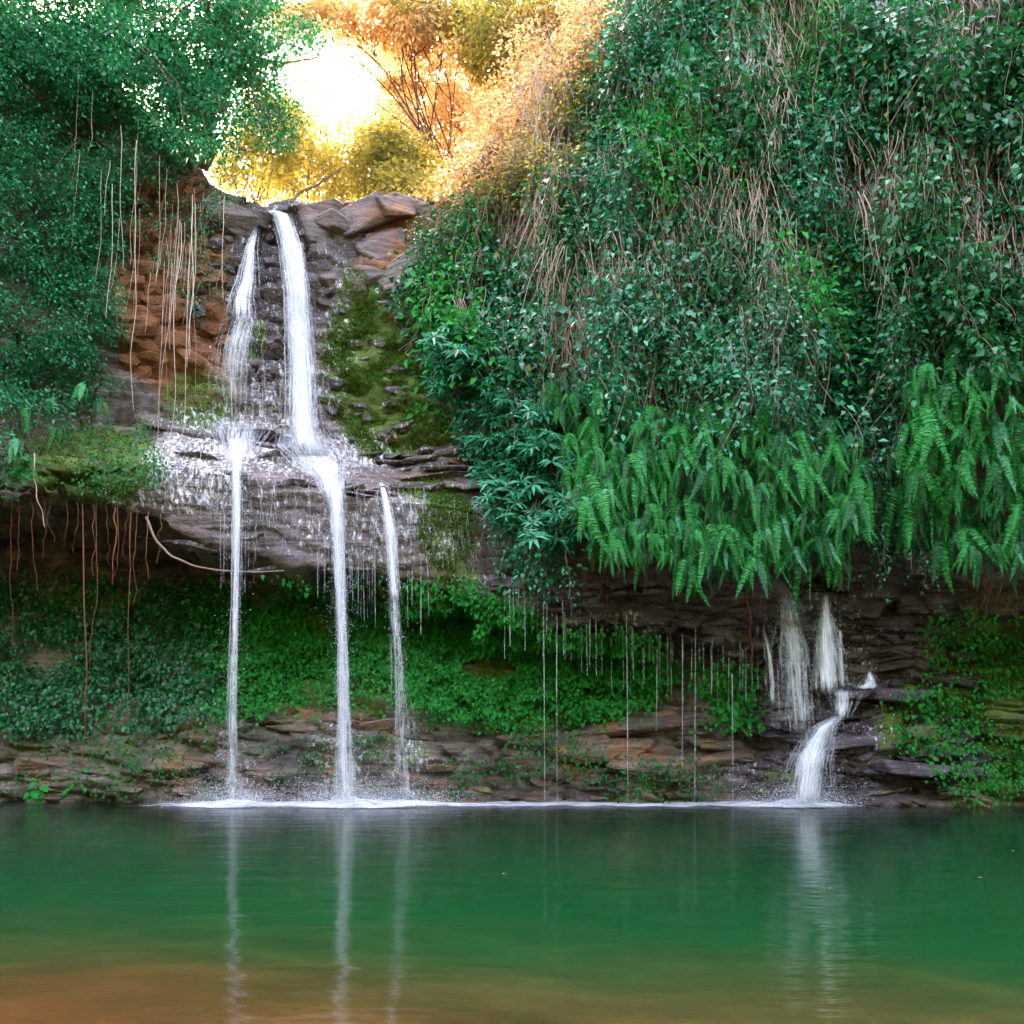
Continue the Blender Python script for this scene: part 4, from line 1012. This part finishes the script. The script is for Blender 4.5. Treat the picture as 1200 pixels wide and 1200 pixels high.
me = mesh_np('foam', V.reshape(-1, 3), qd, M['sheet'], True)
a_ = me.attributes.new('opacity', 'FLOAT', 'POINT'); a_.data.foreach_set('value', opq.astype(np.float32).ravel())
a_ = me.attributes.new('flow', 'FLOAT_VECTOR', 'POINT'); a_.data.foreach_set('vector', np.stack([B * .4, A * 1.2, A * 0], -1).astype(np.float32).ravel())
kind(tag(obj('foam', me), 'white line of foam where the falls meet the pool', 'foam'), 'stuff')
k = 24000; c = rng.choice(4, k, p=[.22, .36, .16, .26]); fx = np.array([f_[0] for f_ in feet])[c]
D = np.stack([fx + rng.normal(0, .55, k), 18.15 + rng.normal(0, .18, k), np.abs(rng.exponential(.18, k))], -1)
oc = np.array([(0, 0, 1), (1, 0, 0), (0, 1, 0), (-1, 0, 0), (0, -1, 0), (0, 0, -1.)]); of = np.array([(0, 1, 2), (0, 2, 3), (0, 3, 4), (0, 4, 1), (5, 2, 1), (5, 3, 2), (5, 4, 3), (5, 1, 4)])
rr = rnd(k, .003, .009); v = D[:, None] + oc[None] * rr[:, None, None]; f = of[None] + (np.arange(k) * 6)[:, None, None]
kind(tag(obj('spray', mesh_np('spray', v.reshape(-1, 3), f.reshape(-1, 3), M['drop'])), 'fine white spray hanging over the foam at the feet of the falls', 'spray'), 'stuff')

# ------------------------------------------------------------------ trees behind the lip
def tree(label, blobs, base, mat, lsize=(.10, .17), per=130, trunk=.09, dens=1.0, group=None, rx=.55):
    base = np.array(base, float); th = thing('tree', label, 'tree', base, group)
    C = []
    for (cx, cy_, Y, rx_, ry_, n) in blobs:
        n = int(n * dens * 2.2); a = rnd(n, 0, 6.283); r_ = np.sqrt(rnd(n))
        px, py = cx + rx_ * r_ * np.cos(a), cy_ + ry_ * r_ * np.sin(a)
        C.append(at(px, py, Y + rng.normal(0, 1.0, n)))
    C = np.concatenate(C); top = C.mean(0)
    fork = base * .45 + top * .55; fork[2] = base[2] + (top[2] - base[2]) * .5
    t = np.linspace(0, 1, 12)[:, None]
    tr_ = base * (1 - t) + fork * t + np.stack([.15 * np.sin(t[:, 0] * 4), .1 * np.cos(t[:, 0] * 3), 0 * t[:, 0]], -1)
    v, f = tubes((tr_ - base)[None], (np.linspace(1.2, .6, 12) * trunk)[None], 8); obj('trunk', mesh_np('trunk', v, f, M['bark'], True), th)
    n = len(C); t = np.linspace(0, 1, 10)[None, :, None]; m_ = max(4, n // 7)
    hub = C[rng.choice(n, m_, replace=False)]; f0 = tr_[rng.integers(5, 12, m_)]
    mid = f0 * .45 + hub * .55 + np.array([0, 0, .4]) + rng.normal(0, .5, (m_, 3))
    Bp = (1 - t) ** 2 * f0[:, None] + 2 * t * (1 - t) * mid[:, None] + t ** 2 * hub[:, None]
    v, f = tubes(Bp - base, np.linspace(1, .3, 10)[None] * rnd((m_, 1), .012, .03), 5); lb = obj('limb', mesh_np('limb', v, f, M['bark'], True), th)
    hb = np.argmin(((C[:, None] - hub[None]) ** 2).sum(-1), 1); f0 = Bp[hb, rng.integers(4, 10, n)]
    mid = f0 * .5 + C * .5 + np.array([0, 0, .15]) + rng.normal(0, .2, (n, 3))
    Bp = (1 - t) ** 2 * f0[:, None] + 2 * t * (1 - t) * mid[:, None] + t ** 2 * C[:, None]
    v, f = tubes(Bp - base, np.linspace(1, .4, 10)[None] * rnd((n, 1), .008, .02), 3); kind(obj('twig', mesh_np('twig', v, f, M['bark'], True), lb), 'stuff')
    k = n * per; cc = np.repeat(C, per, 0); sz = np.repeat(rnd(n, .6, 1.4), per)[:, None]
    d = rdir(k) * (rnd((k, 1)) ** .5) * np.array([1.1, 1, .62]) * rx * sz
    T = unit(d) + rng.normal(0, .5, (k, 3)) + np.array([0, 0, -.3]); Nn = np.array([0, 0, 1.]) + rng.normal(0, .5, (k, 3)); Ls = rnd(k, *lsize)
    v, f = leaves(cc + d - base, T, Nn, Ls, Ls * rnd(k, .45, .6))
    kind(obj('crown', mesh_np('crown', v, f, M[mat]), th), 'stuff')
def ground_at(px, Y, z): return ((px - 600) / F * Y, Y, z)
tree('leafy green tree rising on the left rim above the orange rock', [(255, 60, 21.5, 70, 70, 26), (225, 130, 21.2, 50, 50, 14), (300, 40, 22.5, 40, 60, 10)], ground_at(235, 22.3, 14.2), 'left', (.07, .12), 120, .12, rx=.45)
tree('olive tree behind the rim left of the fall', [(300, 190, 26, 45, 45, 16), (320, 140, 26, 30, 30, 7)], ground_at(300, 26.5, 13.3), 'olive')
tree('low olive tree just behind the lip of the fall', [(385, 215, 29, 60, 28, 18), (350, 180, 29, 30, 25, 6)], ground_at(390, 29.5, 12.8), 'olive')
tree('darker green tree behind the orange rock at the lip', [(450, 190, 26, 45, 40, 20), (475, 225, 25, 35, 25, 9)], ground_at(465, 26, 14.0), 'olive')
tree('golden backlit tree in the middle of the gap', [(520, 110, 33, 60, 60, 20), (545, 170, 32, 50, 45, 13), (480, 75, 33, 40, 35, 8), (440, 160, 33, 40, 24, 8), (350, 150, 34, 36, 24, 6)], ground_at(530, 33, 14.5), 'gold')
tree('tall golden tree arching over the gap from above', [(430, 20, 27, 90, 26, 18), (340, 12, 28, 60, 22, 12), (520, 30, 27, 60, 30, 14), (395, -60, 27, 180, 50, 22), (470, 70, 28, 36, 40, 8)], ground_at(585, 28.5, 15.0), 'gold', dens=.9, trunk=.06)
tree('golden tree at the foot of the right ridge', [(600, 150, 27, 45, 55, 15), (575, 210, 26, 45, 25, 9)], ground_at(590, 27, 15.0), 'gold')
tree('olive and gold tree on top of the right ridge', [(600, 50, 26, 60, 45, 18), (670, 20, 25, 50, 35, 12), (640, -50, 26, 100, 50, 16), (560, 20, 26, 50, 30, 10), (500, -10, 26, 50, 30, 8)], ground_at(640, 25.5, 17.0), 'olive')
tree('tree with pale hanging twigs on the high right rim', [(790, -20, 23.5, 60, 40, 12), (860, 10, 23, 50, 40, 12), (920, -40, 23, 80, 40, 14)], ground_at(830, 24, 19.0), 'ivy', (.08, .14), 110, .14)
tree('distant golden tree beyond the stream above the falls', [(410, 200, 44, 110, 40, 30), (300, 215, 44, 60, 30, 12), (520, 200, 44, 60, 50, 16)], ground_at(400, 45, 15.0), 'gold', (.14, .24), 110, .2, rx=.9)
for nm, poly, n_, mat_ in (('golden backlit shrub on the skyline of the right ridge', [(495, 238), (555, 180), (620, 95), (675, 10), (705, -60), (765, -60), (700, 110), (625, 195), (550, 240)], 8, 'gold'),
                        ('olive shrub spilling over the right ridge', [(525, 258), (590, 185), (655, 110), (715, 10), (760, -60), (830, -50), (730, 150), (630, 228)], 9, 'olive')):
    cen = spread_poly(poly, n_); q = sample_poly(poly, n_ * 17); own = nearest(q, cen)
    for k in range(n_):
        s_ = q[own == k]
        if len(s_) < 3: continue
        Cc = at(s_[:, 0], s_[:, 1], np.minimum(depth(s_[:, 0], s_[:, 1]), 22.5) - rnd(len(s_), -.8, .9))
        rt = surf(cen[k][0], cen[k][1] + 30, -.1); rt[1] = min(rt[1], 22.5)
        clump_shrub('shrub', nm, 'shrub', 'shrubs along the right ridge', Cc, rt, 75, .5, (.07, .14), mat_, 'twig', wr=.5, br=.010)
tree('thick golden tree crowding the right side of the gap', [(560, 70, 30, 60, 70, 22), (620, 110, 29, 50, 60, 16), (500, 150, 31, 50, 50, 14)], ground_at(575, 30, 15.5), 'gold', trunk=.12)
tree('small golden tree at the right edge of the bright gap', [(475, 120, 35, 34, 34, 9), (450, 60, 36, 30, 24, 6)], ground_at(480, 35, 14.5), 'gold', trunk=.1)
tree('tall leafy tree leaning out over the left rim', [(215, 30, 20.6, 70, 60, 20), (290, -40, 21.5, 90, 50, 18), (270, 120, 21.4, 40, 60, 12), (310, 90, 22.5, 24, 40, 6), (340, 30, 23, 36, 26, 7), (320, 150, 22.5, 22, 30, 5)], ground_at(225, 22.0, 14.4), 'left', (.07, .12), 110, .12, rx=.45)
tree('broad dark tree crowning the left bank above the cave', [(60, 10, 20.5, 90, 50, 26), (150, 40, 20.8, 60, 50, 18), (-60, -20, 20, 90, 70, 20), (80, -70, 21, 150, 50, 26), (170, 90, 20.6, 50, 40, 14), (215, 135, 20.8, 36, 40, 11), (120, 60, 20.4, 50, 40, 12)], ground_at(80, 22.5, 15.6), 'left', (.07, .12), 110, .16, rx=.5)
tree('wide golden tree spilling over the top of the right ridge', [(640, 60, 23.5, 50, 60, 16), (600, 130, 23.2, 36, 40, 9), (690, 10, 23.5, 40, 40, 10)], ground_at(655, 24, 16.5), 'gold', (.08, .14), 100, .06, rx=.5)
tree('thin golden sapling standing in the bright gap', [(385, 110, 31, 60, 66, 8), (345, 60, 31, 34, 34, 6), (430, 70, 31, 36, 44, 8), (420, 150, 31, 44, 30, 7), (400, 15, 29, 50, 22, 9), (345, 140, 30, 26, 34, 5)], ground_at(400, 31, 13.5), 'gold', (.09, .15), 48, .05, rx=.42)
def bare_branch(pts, r, label):
    root_line(pts, r, label, None, 'bark', 'bare_branch', 'branch')
bare_branch([(338, 243, 23), (352, 225, 23.2), (372, 216, 23.4), (400, 196, 23.6)], .05, 'leaning bare branch just behind the lip of the fall')
bare_branch([(318, 80, 23.2), (345, 72, 23.4), (372, 66, 23.6), (385, 45, 23.8)], .035, 'bare bough reaching into the bright gap from the left tree')

# ------------------------------------------------------------------ leaves afloat on the pool
for px, py in ((588, 1026), (1144, 1030), (878, 986), (972, 1043), (420, 978), (385, 986), (1186, 998)):
    Y = HC * F / (py - HZ); L_ = random.uniform(.05, .08); a = random.uniform(0, 6.28)
    v, f = leaves(np.zeros((1, 3)), np.array([[math.cos(a), math.sin(a), .05]]), np.array([[0, 0, 1.]]), L_, L_ * .5)
    tag(obj('floating_leaf', mesh_np('floating_leaf', v, f, M['dead']), None, ((px - 600) / F * Y, Y, .014)), 'small fallen leaf floating on the green pool', 'leaf', 'leaves afloat on the pool')
